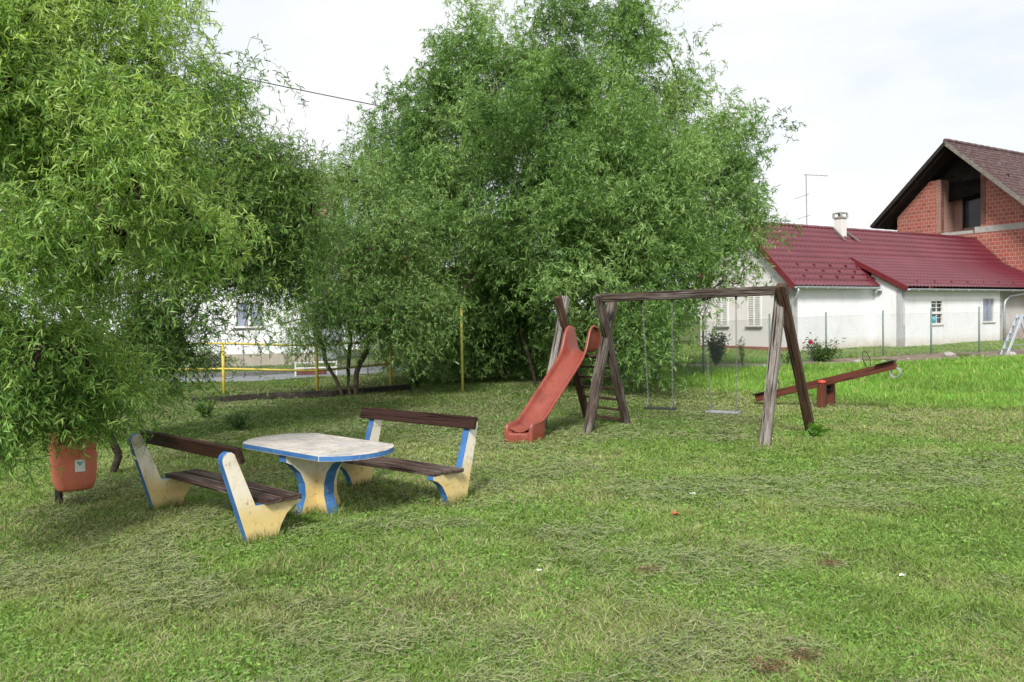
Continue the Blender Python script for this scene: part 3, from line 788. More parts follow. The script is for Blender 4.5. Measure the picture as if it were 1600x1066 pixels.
t2 = V((-6.9, 13.2, 0))
bz = lambda px, py, Y: tuple(at(px, py, Y))
willow('willow_tree', t2, [[(t2.x, t2.y, -.1), (t2.x + .1, t2.y, .5), (t2.x + .3, t2.y, 1.3), (t2.x + .8, t2.y, 3.0), (t2.x + 1.4, t2.y, 4.6)]],
       [blob(290, 260, 13.2, 105, 135, 1.3, 1.1), blob(400, 335, 13.5, 80, 100, 1.2), blob(462, 330, 13.5, 38, 80, .9, .7), blob(456, 165, 13.5, 18, 55, .4, .6), blob(385, 250, 13.5, 45, 32, .7, .5),
        blob(245, 385, 13, 80, 60, 1.1, .8), blob(440, 400, 13.3, 60, 55, .9), blob(225, 535, 12.8, 62, 55, .9, .9), blob(350, 400, 13.3, 60, 40, .8, .7), blob(270, 620, 12.2, 22, 45, .4, .9), blob(370, 500, 13, 45, 28, .5, .5),
        blob(300, 500, 13, 70, 40, .6, .6), blob(485, 290, 13.6, 24, 40, .5, .4)],
       'darker curly willow reaching a long bare limb between the white house and the near tree', 'curly willows', 1080, 8, 11,
       (0.08, 0.14), (0.014, 0.023), PAL_MID, 45, r0=0.0115, bough=.24, curl=1.4, cutlow=.35, twl=(.25, .6),
       extra=[[bz(205, 545, 13), bz(258, 490, 13), bz(315, 440, 13), bz(345, 408, 13), bz(420, 370, 13.2)], [bz(200, 612, 12.8), bz(245, 575, 12.8), bz(290, 562, 12.8), bz(330, 550, 12.9)]], natt=130, spread=.16)

t1 = gp(172, 741)
willow('willow_tree', t1, [[(t1.x, t1.y, -.1), (t1.x - .0, t1.y - .05, .6), (t1.x + .05, t1.y - .15, 1.6), (t1.x - .3, t1.y - .9, 3.0), (t1.x - .2, t1.y - 1.8, 4.6)]],
       [blob(130, 120, 7.5, 175, 185, 1.5, 1.15), blob(272, 90, 7.6, 62, 100, 1.0), blob(65, 350, 7, 105, 150, 1.2, 1.0), blob(232, 270, 7.3, 70, 95, 1.0), blob(312, 388, 7.0, 26, 26, .4, .45),
        blob(70, 520, 7, 80, 125, 1.1, 1.1), blob(95, 605, 7.4, 58, 52, .8, 1.0), blob(20, 560, 6.8, 70, 110, .9, .9), blob(150, 470, 7.2, 20, 50, .5, .4), blob(40, 625, 7.2, 70, 48, .7, .8), blob(125, 628, 7.4, 45, 36, .5, .8), blob(30, 80, 6.6, 120, 140, 1.0, .8),
        blob(15, 655, 6.9, 30, 45, .3, .5), blob(150, 240, 6.2, 120, 130, .7, .6), blob(-60, 300, 7.5, 120, 330, 1.2, .8)],
       'nearest curly willow with light yellow-green leaves hanging over the orange bin', 'curly willows', 1550, 8, 12,
       (0.055, 0.11), (0.009, 0.0155), PAL_NEAR, 57, r0=0.0145, curl=2.0, cutlow=.95, twl=(.18, .42), S=4, spread=.11, inner=.25, bough=.17, per_bough=19, tone=.09, natt=170,
       extra=[[bz(30, 60, 6.8), bz(48, 20, 6.8), bz(60, -10, 6.8)]])

# ------------------------------------------------------------------ table
DT = V((0.75, -0.66, 0)).normalized(); NT = V((0.66, 0.75, 0)).normalized(); ZT = V((0, 0, 1))
tcn = V((-1.99, 8.13, 0))
tt = thing('picnic_table', tcn, 'concrete picnic table with worn pinkish top and bright blue rim between the two benches', 'table')
top = []
hl, hw = 0.735, 0.445
for a0, a1, cx in ((-1, 1, 1), (1, -1, -1)):
    for k in range(13):
        u = k / 12; vv = (-1 + 2 * u) * (1 if cx > 0 else -1)
        bul = 0.20 * (1 - vv * vv)
        top.append((cx * (hl - .06 * abs(vv) ** 6 + bul - .02), vv * hw))
mb = MB(); mb.prism(top, tcn + ZT * .685, DT, NT, 0.055, 0, 1); o = mb.build('tabletop', [M['tabletop'], M['blue']], tt, bevel=0.006)


def wing(p, th):
    return [(0.0, -.05), (.27, -.05), (.225, .06), (.185, .18), (.19, .3), (.24, .42), (.33, .51), (.40, .545), (.40, .62), (0, .62)]


for dv in (DT, -DT, NT, -NT):
    mb = MB(); s_ = 1.0
    mb.prism([(max(a, .061 if abs(dv.dot(NT)) > .5 else 0), b + .035) for a, b in wing(0, 0)], tcn, dv, ZT, 0.12, 0, 1)
    mb.build('leg_panel', [M['cream'], M['blue']], tt)


# ------------------------------------------------------------------ benches
def arc_profile():
    """side view of a bench foot; a = towards the seat front, b = up"""
    back = [(0.0, -.06), (-.03, .05), (-.235, .74)]
    rnd = [(-.238, .775), (-.222, .81), (-.19, .832), (-.155, .83), (-.128, .81), (-.115, .775)]
    seat = [(.055, .335), (.50, .335), (.50, .30), (.43, .275), (.36, .22), (.30, .13), (.27, .05), (.255, -.06)]
    return (back + rnd + seat)[::-1]


def bench(base_a, base_b, fwd, label, planks, back_over, seat_w, tall=1.0):
    a = V(base_a); b = V(base_b); ax = (b - a).normalized(); fw = V(fwd); fw = (fw - ax * fw.dot(ax)).normalized()
    root = thing('park_bench', (a + b) / 2, label, 'bench', 'benches at the picnic table')
    for p in (a, b):
        mb = MB(); mb.prism([(x, y * tall) for x, y in arc_profile()], p, fw, ZT, 0.085, 0, 1); mb.build('end_frame', [M['cream'], M['blue']], root)
    # backrest board on the seat side of the uprights
    lean = V(fw * 0.215 - ZT * .70).normalized()
    perp = (fw * .70 + ZT * .215).normalized()
    c = fw * (-.105) + ZT * (.765 * tall + .028)
    c = c + perp * 0.012
    p0 = a - ax * back_over[0] + c; p1 = b + ax * back_over[1] + c
    beam('backrest', p0, p1, 0.042, 0.135, M['benchwood'], root, side=perp, bevel=.004, wob=.0008)
    n = planks
    for k in range(n):
        off = (.13 if n == 2 else .10) + k * (seat_w + .018) + seat_w / 2
        q = fw * off + ZT * (.335 * tall + .0215)
        beam('seat_slat', a - ax * back_over[2] + q, b + ax * (back_over[3] + (0 if n == 2 else -.035 * (k))) + q, seat_w, 0.04, M['seatwood'], root, side=fw, bevel=.004, wob=.0008)
    return root


b1a = gp(243, 800); b1b = gp(388, 851)
bench(b1a, b1b, NT, 'near bench with its back to the camera, white and blue feet and two seat slats', 2, (.07, .10, .05, .10), .165)
b2a = gp(574, 758); b2b = gp(722, 784)
bench(b2a, b2b, -NT, 'far bench facing the camera across the table, dark backrest board in front of white posts', 3, (.17, .13, .10, .12), .118, 1.06)

# ------------------------------------------------------------------ litter bin
bp = gp(91, 796)
bn = thing('litter_bin', bp, 'orange-red plastic litter bin on a thin post, half hidden under hanging willow leaves', 'bin')
mb = MB(); mb.obox(bp + V((0, .02, -.1)), bp + V((0, .02, .98)), .055, .055, up=(0, 1, 0)); mb.build('post', M['blackmetal'], bn, bevel=.004)


def rrect(hx, hy, r, n=5):
    o = []
    for cx, cy, a0 in ((hx - r, hy - r, 0), (-hx + r, hy - r, 90), (-hx + r, -hy + r, 180), (hx - r, -hy + r, 270)):
        for k in range(n + 1):
            a = math.radians(a0 + 90 * k / n); o.append((cx + r * math.cos(a), cy + r * math.sin(a)))
    return o


ca, sa = math.cos(math.radians(36)), math.sin(math.radians(36)); bc = bp + V((.125, .09, 0))
mb = MB(); vs = []; rings = [(.235, .15, .10, .06), (.20, .185, .14, .09), (.225, .212, .16, .10), (.30, .235, .178, .09), (.45, .248, .188, .085), (.78, .258, .196, .08), (.80, .272, .21, .08), (.84, .272, .21, .08), (.845, .25, .19, .07), (.70, .24, .18, .07)]
for z, hx, hy, r in rings:
    for x, y in rrect(hx * .84, hy * 1.1, r * .9): vs.append(bc + V((x * ca - y * sa, x * sa + y * ca, z - .0)))
n = 24
mb.add(vs, [(i * n + k, i * n + (k + 1) % n, (i + 1) * n + (k + 1) % n, (i + 1) * n + k) for i in range(len(rings) - 1) for k in range(n)] + [tuple(range(n))[::-1], tuple((len(rings) - 1) * n + k for k in range(n))])
mb.build('bin_body', M['bin'], bn, smooth=True)
# sticker on the front-right face
fx = V((ca, sa, 0)); fn = V((sa, -ca, 0)); sc = bc + fn * .2105 + fx * .035 + V((0, 0, .47))
mb = MB(); mb.obox(sc - V((0, 0, .062)), sc + V((0, 0, .062)), .095, .004, up=fn); stk = mb.build('sticker', M['paper'], bn)
M['stickergreen'] = mottled('sticker_print', (0.08, 0.34, 0.24), (0.25, 0.55, 0.45), 60, 0.5, 0.0)
mb = MB(); pl = []
for k in range(16):
    a = 2 * math.pi * k / 16; r = .026 * (1 + .3 * math.sin(3 * a)); pl.append((r * math.cos(a), r * .8 * math.sin(a)))
mb.prism(pl, sc + V((0, 0, .028)) + fn * .004, fx, ZT, .003); mb.build('print', M['stickergreen'], stk)

# ------------------------------------------------------------------ slide and swing
FLb = V((1.17, 13.11, 0)); FRb = V((3.64, 11.70, 0)); BLb = V((2.07, 14.42, 0)); BRb = V((4.92, 13.21, 0))
BD = V((2.53, -1.46, 0)).normalized()
PX_ = V((0.5, .866, 0))
sw = thing('swing_set', (FRb + FLb) / 2, 'weathered timber swing frame with two chain swings beside the slide', 'swing')
bl_ = at(936, 466, 13.50); br_ = at(1233, 453.5, 12.0)
beam('top_beam', bl_, br_, .125, .14, M['oldwood'], sw, side=PX_, bevel=.01, wob=.002)
beam('leg', V((FLb.x, FLb.y, -.15)), at(957, 472, 13.95), .15, .13, M['oldwood'], sw, side=BD, bevel=.014, wob=.003)
beam('leg', V((FRb.x, FRb.y, -.15)), at(1219, 458, 12.17), .15, .13, M['greywood'], sw, side=BD, bevel=.014, wob=.003)
beam('leg', V((BRb.x, BRb.y, -.15)), at(1219, 446, 11.93), .14, .13, M['ladderwood'], sw, side=BD, bevel=.012, wob=.002)
beam('leg', V((BLb.x, BLb.y, -.15)), at(935, 461, 13.42), .13, .12, M['oldwood'], sw, side=BD, bevel=.012, wob=.002)


def swing_seat(xl, xr, sl, sr, ys, mat, label):
    def onbeam(px, py):
        d = ray(px, 533); # intersect vertical plane of the beam
        n = V((-BD.y, BD.x, 0)); t = n.dot(V((bl_.x, bl_.y, 0))) / (n.x * d[0] + n.y * d[1])
        dd = ray(px, py); t = n.dot(V((bl_.x, bl_.y, 0))) / (n.x * dd[0] + n.y * dd[1])
        return V((dd[0] * t, dd[1] * t, CH + dd[2] * t))
    A = onbeam(xl, 474); B = onbeam(xr, 472); a = onbeam(sl, ys); b = onbeam(sr, ys)
    z0 = (a.z + b.z) / 2; a.z = b.z = z0
    zb = lambda p: bl_.z + (br_.z - bl_.z) * ((p - bl_).dot(BD) / (br_ - bl_).length) - .07
    A.z = zb(A); B.z = zb(B)
    root = thing('swing', (a + b) / 2, label, 'swing seat', 'chain swings')
    mb = MB(); ex = BD * .04
    cpt = [((a - ex) + (b + ex) - (a - ex) - (a - ex) * 0) for _ in ()]
    P0 = a - BD * .05; P1 = b + BD * .05
    beam('seat', P0, P1, .19, .028, mat, root, side=PX_, bevel=.008)
    for T_, S_ in ((A, a), (B, b)):
        mb = MB(); mb.tube([T_ + V((0, 0, .02)), T_ - V((0, 0, .05))], .016, 6); mb.box(T_.x - .02, T_.x + .02, T_.y - .02, T_.y + .02, T_.z - .01, T_.z + .02)
        mb.build('hanger', M['blackmetal'], root)
        # linked chain, two strands spreading to the seat at the bottom
        jn = S_ + V((0, 0, .16)); mb = MB()
        def links(p, q, start=0):
            L = (q - p).length; k = max(2, int(L / .034)); dr = (q - p).normalized()
            u = dr.cross(PX_).normalized(); w_ = dr.cross(u)
            for i in range(k):
                c = p.lerp(q, (i + .5) / k); s = (u if (i + start) % 2 else w_); h = L / k * .68; r = .0115
                mb.tube([c + dr * (h * math.sin(t)) + s * (r * math.cos(t)) for t in [j * math.pi / 3 for j in range(6)]], .0036, 4, closed=True)
        links(T_ - V((0, 0, .04)), jn)
        links(jn, S_ + PX_ * .08 + V((0, 0, .014))); links(jn, S_ - PX_ * .08 + V((0, 0, .014)), 1)
        mb.build('chain', M['chain'], root)
    return root


swing_seat(1004, 1050, 1013, 1051, 638, M['rubber'], 'swing with a black rubber seat on chains, nearer the slide')
swing_seat(1100, 1150, 1110, 1151, 644, M['greyseat'], 'swing with a light grey seat on chains, between the black seat and the right legs')

# slide tower (left frame and ladder)
Lf = V((0.43, 13.72, 0)); Lb = V((1.45, 15.25, 0))
sl = thing('slide', V((0.9, 13.9, 0)), 'faded red fibreglass slide on a timber ladder tower', 'slide')
lt = at(884, 464, 14.75); lt2 = at(871, 464, 14.25)
beam('front_post', V((Lf.x, Lf.y, -.15)), lt, .13, .12, M['greywood'], sl, side=BD, bevel=.012, wob=.002)
beam('stringer', V((Lb.x, Lb.y, -.15)), lt2, .12, .11, M['ladderwood'], sl, side=BD, bevel=.012, wob=.002)
Lst = (V((Lb.x, Lb.y, 0)), V(lt2)); Rst = (V((BLb.x, BLb.y, 0)), V(at(935, 461, 13.42)))
for y in (558, 574, 590.5, 607, 623, 639.5, 655):
    zz = (662 - y) / 200.0 * 2.30
    zz = 0.09 + (655 - y) / (655 - 558) * 1.15
    fl = lambda S: S[0].lerp(S[1], zz / S[1].z)
    a = fl(Lst); b = fl(Rst)
    beam('rung', a, b, .035, .085, M['ladderwood'], sl, side=(0, 0, 1), bevel=.004)
# platform board
# chute
Tt = V((1.19, 14.22, 1.31)); Bt = V((0.33, 12.91, .19))
plan = (Bt - Tt); plan.z = 0; SD = plan.normalized(); AC = V((-SD.y, SD.x, 0))
if AC.x < 0: AC = -AC
AC2 = V((.97, -.1, 0)).normalized()
# centre path: (point, side height, half width)
path = [(Tt - SD * .32, .13), (Tt - SD * .29, .34), (Tt - SD * .22 + V((0, 0, .01)), .455), (Tt - SD * .11 + V((0, 0, .005)), .495), (Tt + SD * .01, .485), (Tt + SD * .10 + V((0, 0, -.04)), .41),
        (Tt + SD * .17 + V((0, 0, -.09)), .28), (Tt + SD * .25 + V((0, 0, -.15)), .185)]
t0 = Tt + SD * .25 + V((0, 0, -.15)); t1_ = Bt + V((0, 0, .06))
for k in range(1, 9): path.append((t0.lerp(t1_, k / 9), .15))
path += [(t1_, .145), (Bt + SD * .09 + V((0, 0, .012)), .14), (Bt + SD * .2 + V((0, 0, -.012)), .135), (Bt + SD * .32 + V((0, 0, -.02)), .135), (Bt + SD * .40 + V((0, 0, -.02)), .13), (Bt + SD * .43 + V((0, 0, -.025)), .12)]
prof = []   # (across -1..1, height 0..1, outward offset)
for k in range(-8, 9):
    u = k / 8
    prof.append(u)
verts = []; nP = len(path); M_ = []
for i, (c, sh) in enumerate(path):
    f = i / (nP - 1); hw_ = .16 + .045 * (1 - f); ac = (AC * (1 - f) + AC2 * f).normalized()
    row = []
    # inner surface bottom curve then wall, rolled rim, outer wall
    pts = [(-hw_ - .055, sh - .045), (-hw_ - .06, sh - .015), (-hw_ - .045, sh), (-hw_ - .02, sh - .004), (-hw_ - .004, sh - .03), (-hw_ + .012, sh * .45), (-hw_ + .045, .045), (-hw_ + .09, .012), (0, 0)]
    pts = pts + [(-a, b) for a, b in pts[-2::-1]]
    for a, b in pts: row.append(c + ac * a + V((0, 0, b)))
    M_.append(len(row)); verts += row
n = M_[0]
fs = [(i * n + k, i * n + k + 1, (i + 1) * n + k + 1, (i + 1) * n + k) for i in range(nP - 1) for k in range(n - 1)]
mb = MB(); mb.add(verts, fs); ch = mb.build('chute', M['slide'], sl, smooth=True)
md = ch.modifiers.new('thick', 'SOLIDIFY'); md.thickness = .012; md.offset = -1
md = ch.modifiers.new('sub', 'SUBSURF'); md.levels = 1; md.render_levels = 2
# block foot of the chute
ec = path[-1][0] + SD * .03; e2 = path[-5][0]; mb = MB()
up_prof = [(-.215, -.03), (.215, -.03), (.225, .27), (.212, .315), (.185, .325), (.165, .30), (.150, .20), (.12, .165), (-.12, .165), (-.150, .20), (-.165, .30), (-.185, .325), (-.212, .315), (-.225, .27)]
vs = []
for p_, hh in ((e2, 1.0), (e2.lerp(ec, .72), .97), (e2.lerp(ec, .92), .90), (ec, .72)):
    for a, b in up_prof: vs.append(V((p_.x, p_.y, 0)) + AC2 * a + V((0, 0, b if b < .05 else max(b * hh, .14 if b > .15 else b))))
n_ = len(up_prof)
mb.add(vs, [(i * n_ + k, i * n_ + (k + 1) % n_, (i + 1) * n_ + (k + 1) % n_, (i + 1) * n_ + k) for i in range(3) for k in range(n_)] + [tuple(range(n_))[::-1], tuple(3 * n_ + k for k in range(n_))])
mb.build('chute_foot', M['slide'], sl, bevel=.008, smooth=True)
# platform under the chute top
pa = Tt - V((0, 0, .045)); mb = MB()
beam('platform', pa - AC * .33 - SD * .12, pa + AC * .33 - SD * .12, .30, .035, M['ladderwood'], sl, side=SD, bevel=.004)

# ------------------------------------------------------------------ seesaw
SDs = V((.75, -.66, 0)).normalized(); SN = V((.66, .75, 0)).normalized(); pv = V((6.40, 16.43, 0)); gzp = float(gz(6.4, 16.4))
ss = thing('seesaw', V((pv.x, pv.y, gzp)), 'red-brown timber seesaw tilted up to the right on two short posts', 'seesaw')
lo = pv - SDs * 1.50; lo.z = .13; hi = pv + SDs * 1.34; hi.z = .93
pl_ = beam('plank', lo, hi, .11, .155, M['redwood'], ss, side=SN, bevel=.006)
for s, nm in ((-1, 0), (1, 1)):
    c = pv + SN * (.245 * s)
    beam('pivot_post', V((c.x, c.y, -.1)), V((c.x, c.y, .545)), .15, .15, M['redwood'], ss, side=SDs, bevel=.012)
    mb = MB(); mb.tube([V((c.x, c.y, .54)), V((c.x, c.y, .565)), V((c.x, c.y, .588)), V((c.x, c.y, .6))], [.088, .09, .07, .02], 14)
    mb.build('cap', M['redcap'], ss, smooth=True)
mb = MB(); pc = V((pv.x, pv.y, .42)); mb.tube([pc - SN * .2, pc + SN * .2], .018, 8); mb.obox(pc + SN * .08 - SDs * .08, pc + SN * .08 + SDs * .08, .03, .09); mb.build('axle', M['blackmetal'], ss)
dl = (hi - lo).normalized(); up_ = dl.cross(-SN).normalized()
if up_.z < 0: up_ = -up_
for t, s in ((.83, 1), (.17, -1)):
    c = lo.lerp(hi, t) + up_ * (.08 + .155); mb = MB()
    axn = (dl * .25 + SN * 1.0).normalized()
    mb.tube([c + up_ * (.165 * math.sin(k * math.pi / 14)) + axn * (.115 * math.cos(k * math.pi / 14)) for k in range(28)], .0085, 6, closed=True)
    mb.build('handle', M['blackmetal'], ss, smooth=True)
for t0_, t1v in ((.885, 1.005), (-.005, .115)):
    a = lo.lerp(hi, t0_) + up_ * .088; b = lo.lerp(hi, t1v) + up_ * .088
    beam('seat', a, b, .26, .022, M['blackmetal'], ss, side=SN, bevel=.004)
c = hi - dl * .05 - up_ * .14 ; mb = MB()
rg = [(c + dl * (.085 * math.cos(t)) + up_ * (.085 * math.sin(t))) for t in [k * 2 * math.pi / 20 for k in range(20)]]
vs = []
for p in rg:
    o_ = (p - c).normalized()
    for r_, w_ in ((0, -.05), (.016, -.05), (.016, .05), (0, .05)): vs.append(p + o_ * r_ + SN * w_)
mb.add(vs, [(i * 4 + k, i * 4 + (k + 1) % 4, ((i + 1) % 20) * 4 + (k + 1) % 4, ((i + 1) % 20) * 4 + k) for i in range(20) for k in range(4)])
mb.build('buffer_ring', M['greyseat'], ss, smooth=False)

def tufts(pts, n, seed):
    """untrimmed grass the mower missed round feet and posts"""
    g = np.random.default_rng(seed); pts = np.array([[p[0], p[1], p[2]] for p in pts]); k = g.integers(0, len(pts), n)
    a = g.uniform(0, 2 * np.pi, n); r = pts[k, 2] * (.55 + np.abs(g.normal(size=n)) * .45); x = pts[k, 0] + np.cos(a) * r; y = pts[k, 1] + np.sin(a) * r
    b = np.stack([x, y, gz(x, y) - .005], -1); d = np.stack([g.normal(size=n) * .45, g.normal(size=n) * .45, np.ones(n)], -1)
    P, q = leaf_strips(b, d, g.uniform(.05, .16, n), np.full(n, .0045) + .0003 * y, g.normal(size=n) * .9, g, 3)
    t = g.random((n, 1)); c = np.array([0.13, 0.25, 0.04]) * t + np.array([0.27, 0.36, 0.09]) * (1 - t); dr_ = (g.random(n) < .25)[:, None]; c = np.where(dr_, np.array([.4, .36, .2]), c)
    return P, q, np.repeat(c * g.uniform(.65, 1.2, (n, 1)), 8, 0)


tp_l = [(p.x, p.y, .10) for p in (FLb, FRb, BLb, BRb, Lf, Lb)] + [(.1, 12.6, .2), (.28, 12.55, .2), (6.24, 16.25, .13), (6.56, 16.61, .13), (bp.x, bp.y, .05)]
for q0 in (b1a, b1b):
    for u_ in (0, .08, .16, .24): tp_l.append((q0.x + NT.x * u_, q0.y + NT.y * u_, .07))
for q0 in (b2a, b2b):
    for u_ in (0, .08, .16, .24): tp_l.append((q0.x - NT.x * u_, q0.y - NT.y * u_, .07))
for u_ in (-.24, -.12, 0, .12, .24): tp_l += [(tcn.x + DT.x * u_, tcn.y + DT.y * u_, .08), (tcn.x + NT.x * u_, tcn.y + NT.y * u_, .08)]
Pt, Tt_, Ct = tufts(tp_l, 5200, 12)
tag(fastmesh('long_grass', Pt, Tt_, M['grass'], cols=Ct), kind='stuff')

# ------------------------------------------------------------------ poles and left fences
p = gp(723, 612); tall = thing('pole', p, 'tall plain yellow metal pole standing alone in front of the large willow', 'pole')
mb = MB(); tp = at(723, 474, p.y); mb.tube([p - V((0, 0, .2)), V((p.x, p.y, tp.z))], .035, 10); mb.build('shaft', M['yellow2'], tall, smooth=True)
mb = MB(); mb.tube([V((p.x, p.y, tp.z)), V((p.x, p.y, tp.z + .02))], .038, 10); mb.build('cap', M['yellow'], tall)

fpts = [gp(350, 615), gp(496, 612), gp(611, 604)]
dfl = (fpts[1] - fpts[0]); fpts = [fpts[0] - dfl * 2, fpts[0] - dfl] + fpts
for q_ in fpts: q_.z = float(gz(q_.x, q_.y))
yf = thing('railing', fpts[2], 'yellow pipe railing with two rails beside the road', 'railing')
for i, q_ in enumerate(fpts):
    mb = MB(); mb.tube([q_ - V((0, 0, .2)), q_ + V((0, 0, 1.33))], .042, 8); mb.build('post', M['yellow'], yf, smooth=True)
for hh in (1.30, .64):
    mb = MB(); mb.tube([q_ + V((0, 0, hh + .003 * i)) for i, q_ in enumerate(fpts)], .028, 8); mb.build('rail', M['yellow'], yf, smooth=True)

# dark concrete edging in front of it
ea = [gp(300, 631), gp(345, 629), gp(430, 624), gp(520, 620), gp(600, 612), gp(640, 609)]
mb = MB()
for a, b in zip(ea[:-1], ea[1:]): mb.obox(V((a.x, a.y, .05)), V((b.x, b.y, .05)), .16, .23)
tag(mb.build('low_wall', M['darkconc'], bevel=.01), 'low dark stained concrete edging between lawn and yellow railing', 'edging')


def chainlink(name, pts, heights, hmesh, label, cat, postmat, rad=.025, cell=.09, wr=.0028, z0=.05):
    root = thing(name, pts[0], label, cat)
    for p_, h_ in zip(pts, heights):
        mb = MB(); mb.tube([p_ - V((0, 0, .15)), p_ + V((-.003, 0, h_))], rad, 8); mb.build('post', postmat, root, smooth=True)
    A = []; B = []
    for a, b in zip(pts[:-1], pts[1:]):
        L = V((b.x - a.x, b.y - a.y, 0)).length; k = int(L / cell) + 1; m_ = int(hmesh / cell) + 1
        def P(s, z):
            t = s / L; return (a.x + (b.x - a.x) * t, a.y + (b.y - a.y) * t, a.z + (b.z - a.z) * t + z0 + z)
        for s in np.arange(-hmesh, L, cell):
            s0 = max(s, 0); s1 = min(s + hmesh, L); A.append(P(s0, s0 - s)); B.append(P(s1, s1 - s))
            A.append(P(s0, hmesh - (s0 - s))); B.append(P(s1, hmesh - (s1 - s)))
        A.append(P(0, hmesh)); B.append(P(L, hmesh)); A.append(P(0, .0)); B.append(P(L, .0))
    Pv, q_ = tubes_np(A, B, np.full(len(A), wr), np.full(len(A), wr), 3)
    fastmesh('wire_mesh', Pv, q_, M['metal'], root)
    return root


rp = [gp(1040, 581), gp(1120, 577), gp(1203, 573), gp(1291, 563), gp(1380, 557), gp(1455, 554), gp(1530, 552), gp(1602, 551)]
rp = [rp[2] + (rp[2] - rp[3]) * (2 - i) for i in range(2)] + rp[2:]
tops_ = [None, None, 489, 488, 486, 484, 483, 482]; hs = []
for i, q_ in enumerate(rp):
    hs.append(1.75 if tops_[i] is None else at(1286, tops_[i], q_.y).z - q_.z + (0))
hs = [1.72 if h_ > 2.1 or h_ < 1.4 else h_ for h_ in hs]
chainlink('wire_fence', rp, hs, 1.5, 'chain-link wire fence on thin grey-green posts in front of the low white house', 'fence', M['greenpost'], .032, .10, .0028)
fp_ = [gp(200, 596), gp(374, 594), gp(571, 590.5), gp(641, 586), gp(700, 579)]
for q_ in fp_: q_.y += .45
chainlink('wire_fence', fp_, [1.55] * 5, 1.35, 'thin wire fence on slim posts across the road in front of the tall white house', 'fence', M['metal'], .024, .12, .003)

# ------------------------------------------------------------------ house helpers
HO = V((11.5, 33.0, 0)); HR = math.atan2(.53, .85)


def wall_holes(mb, O, ex, ez, W, H, holes, th, mi=0):
    """wall panel of width W and height H with rectangular openings; outer face at O, thickness inward"""
    O = V(O); ex = V(ex); ez = V(ez); nn = ex.cross(ez)  # outward
    us = sorted({0, W} | {h[0] for h in holes} | {h[1] for h in holes}); ws = sorted({0, H} | {h[2] for h in holes} | {h[3] for h in holes})
    solid = lambda i, j: 0 <= i < len(us) - 1 and 0 <= j < len(ws) - 1 and not any(h[0] <= (us[i] + us[i + 1]) / 2 <= h[1] and h[2] <= (ws[j] + ws[j + 1]) / 2 <= h[3] for h in holes)
    P = lambda u, w_, d: O + ex * u + ez * w_ - nn * d
    for i in range(len(us) - 1):
        for j in range(len(ws) - 1):
            if not solid(i, j): continue
            u0, u1, w0, w1 = us[i], us[i + 1], ws[j], ws[j + 1]
            mb.add([P(u0, w0, 0), P(u1, w0, 0), P(u1, w1, 0), P(u0, w1, 0)], [(0, 1, 2, 3)], mi)
            mb.add([P(u0, w0, th), P(u1, w0, th), P(u1, w1, th), P(u0, w1, th)], [(3, 2, 1, 0)], mi)
            for di, dj, (a, b) in ((-1, 0, ((u0, w0), (u0, w1))), (1, 0, ((u1, w0), (u1, w1))), (0, -1, ((u0, w0), (u1, w0))), (0, 1, ((u0, w1), (u1, w1)))):
                if not solid(i + di, j + dj): mb.add([P(*a, 0), P(*b, 0), P(*b, th), P(*a, th)], [(0, 1, 2, 3)], mi)


def ribbed_roof(name, x0, x1, ylo, zlo, yhi, zhi, rows, mat, parent, rib=.26, amp=.055, lip=.055, wav=True, left=None, rm=6):
    """sheet of stepped, ribbed metal tile; runs along local x, rises from (ylo,zlo) to (yhi,zhi)"""
    up = np.array([0, yhi - ylo, zhi - zlo], float); Ls = np.linalg.norm(up); upn = up / Ls; nrm = np.array([0, -upn[2], upn[1]])
    if nrm[2] < 0: nrm = -nrm
    nxr = max(2, int((x1 - x0) / rib * rm)); xs_ = np.linspace(x0, x1, nxr + 1)
    P = []; rib_h = amp * np.array([0, 0, 0, .5, 1, .5])[np.arange(len(xs_)) % 6] if rm == 6 else amp * (1 - np.abs(np.sin(xs_ / rib * np.pi)) ** .6) if wav else np.zeros(len(xs_))
    ts = []
    for r in range(rows): ts += [(r / rows, lip), ((r + .96) / rows, .004), ((r + .9999) / rows, 0.0)]
    for t, h in ts:
        base = np.array([0, ylo, zlo]) + up * t
        P.append(np.stack([xs_, base[1] + nrm[1] * (h + rib_h), base[2] + nrm[2] * (h + rib_h)], -1))
    P.append(np.stack([xs_, np.full(len(xs_), yhi), np.full(len(xs_), zhi)], -1))
    P = np.array(P); a, b = P.shape[:2]; idx = np.arange(a * b).reshape(a, b)
    q = np.stack([idx[:-1, :-1], idx[:-1, 1:], idx[1:, 1:], idx[1:, :-1]], -1).reshape(-1, 4)
    me_off = wpos(parent)
    o = fastmesh(name, P.reshape(-1, 3) + np.array(me_off), q, mat, parent)
    return o


def L(mb, name, mat, parent, **k):
    return mb.build(name, mat, parent, world=False, **k)


# ------------------------------------------------------------------ low white house with the wine-red roof
hs_ = thing('farmhouse', HO, 'long low white house with a wine-red ribbed metal roof', 'house', rz=HR)
EZ = 3.06; RY = 2.6; RZ = 5.92; RXE = 18.6; SLP = (RZ - EZ) / (RY + .3)
holes_g = [(2.6 - .55 - .35 + 0.0, 0, 0, 0)]
# front wall (long side) 0..5.4, outward -y
mb = MB(); wall_holes(mb, (0, 0, -.2), (1, 0, 0), (0, 0, 1), 5.4, 3.46, [], .3); L(mb, 'wall', M['whitewall'], hs_)
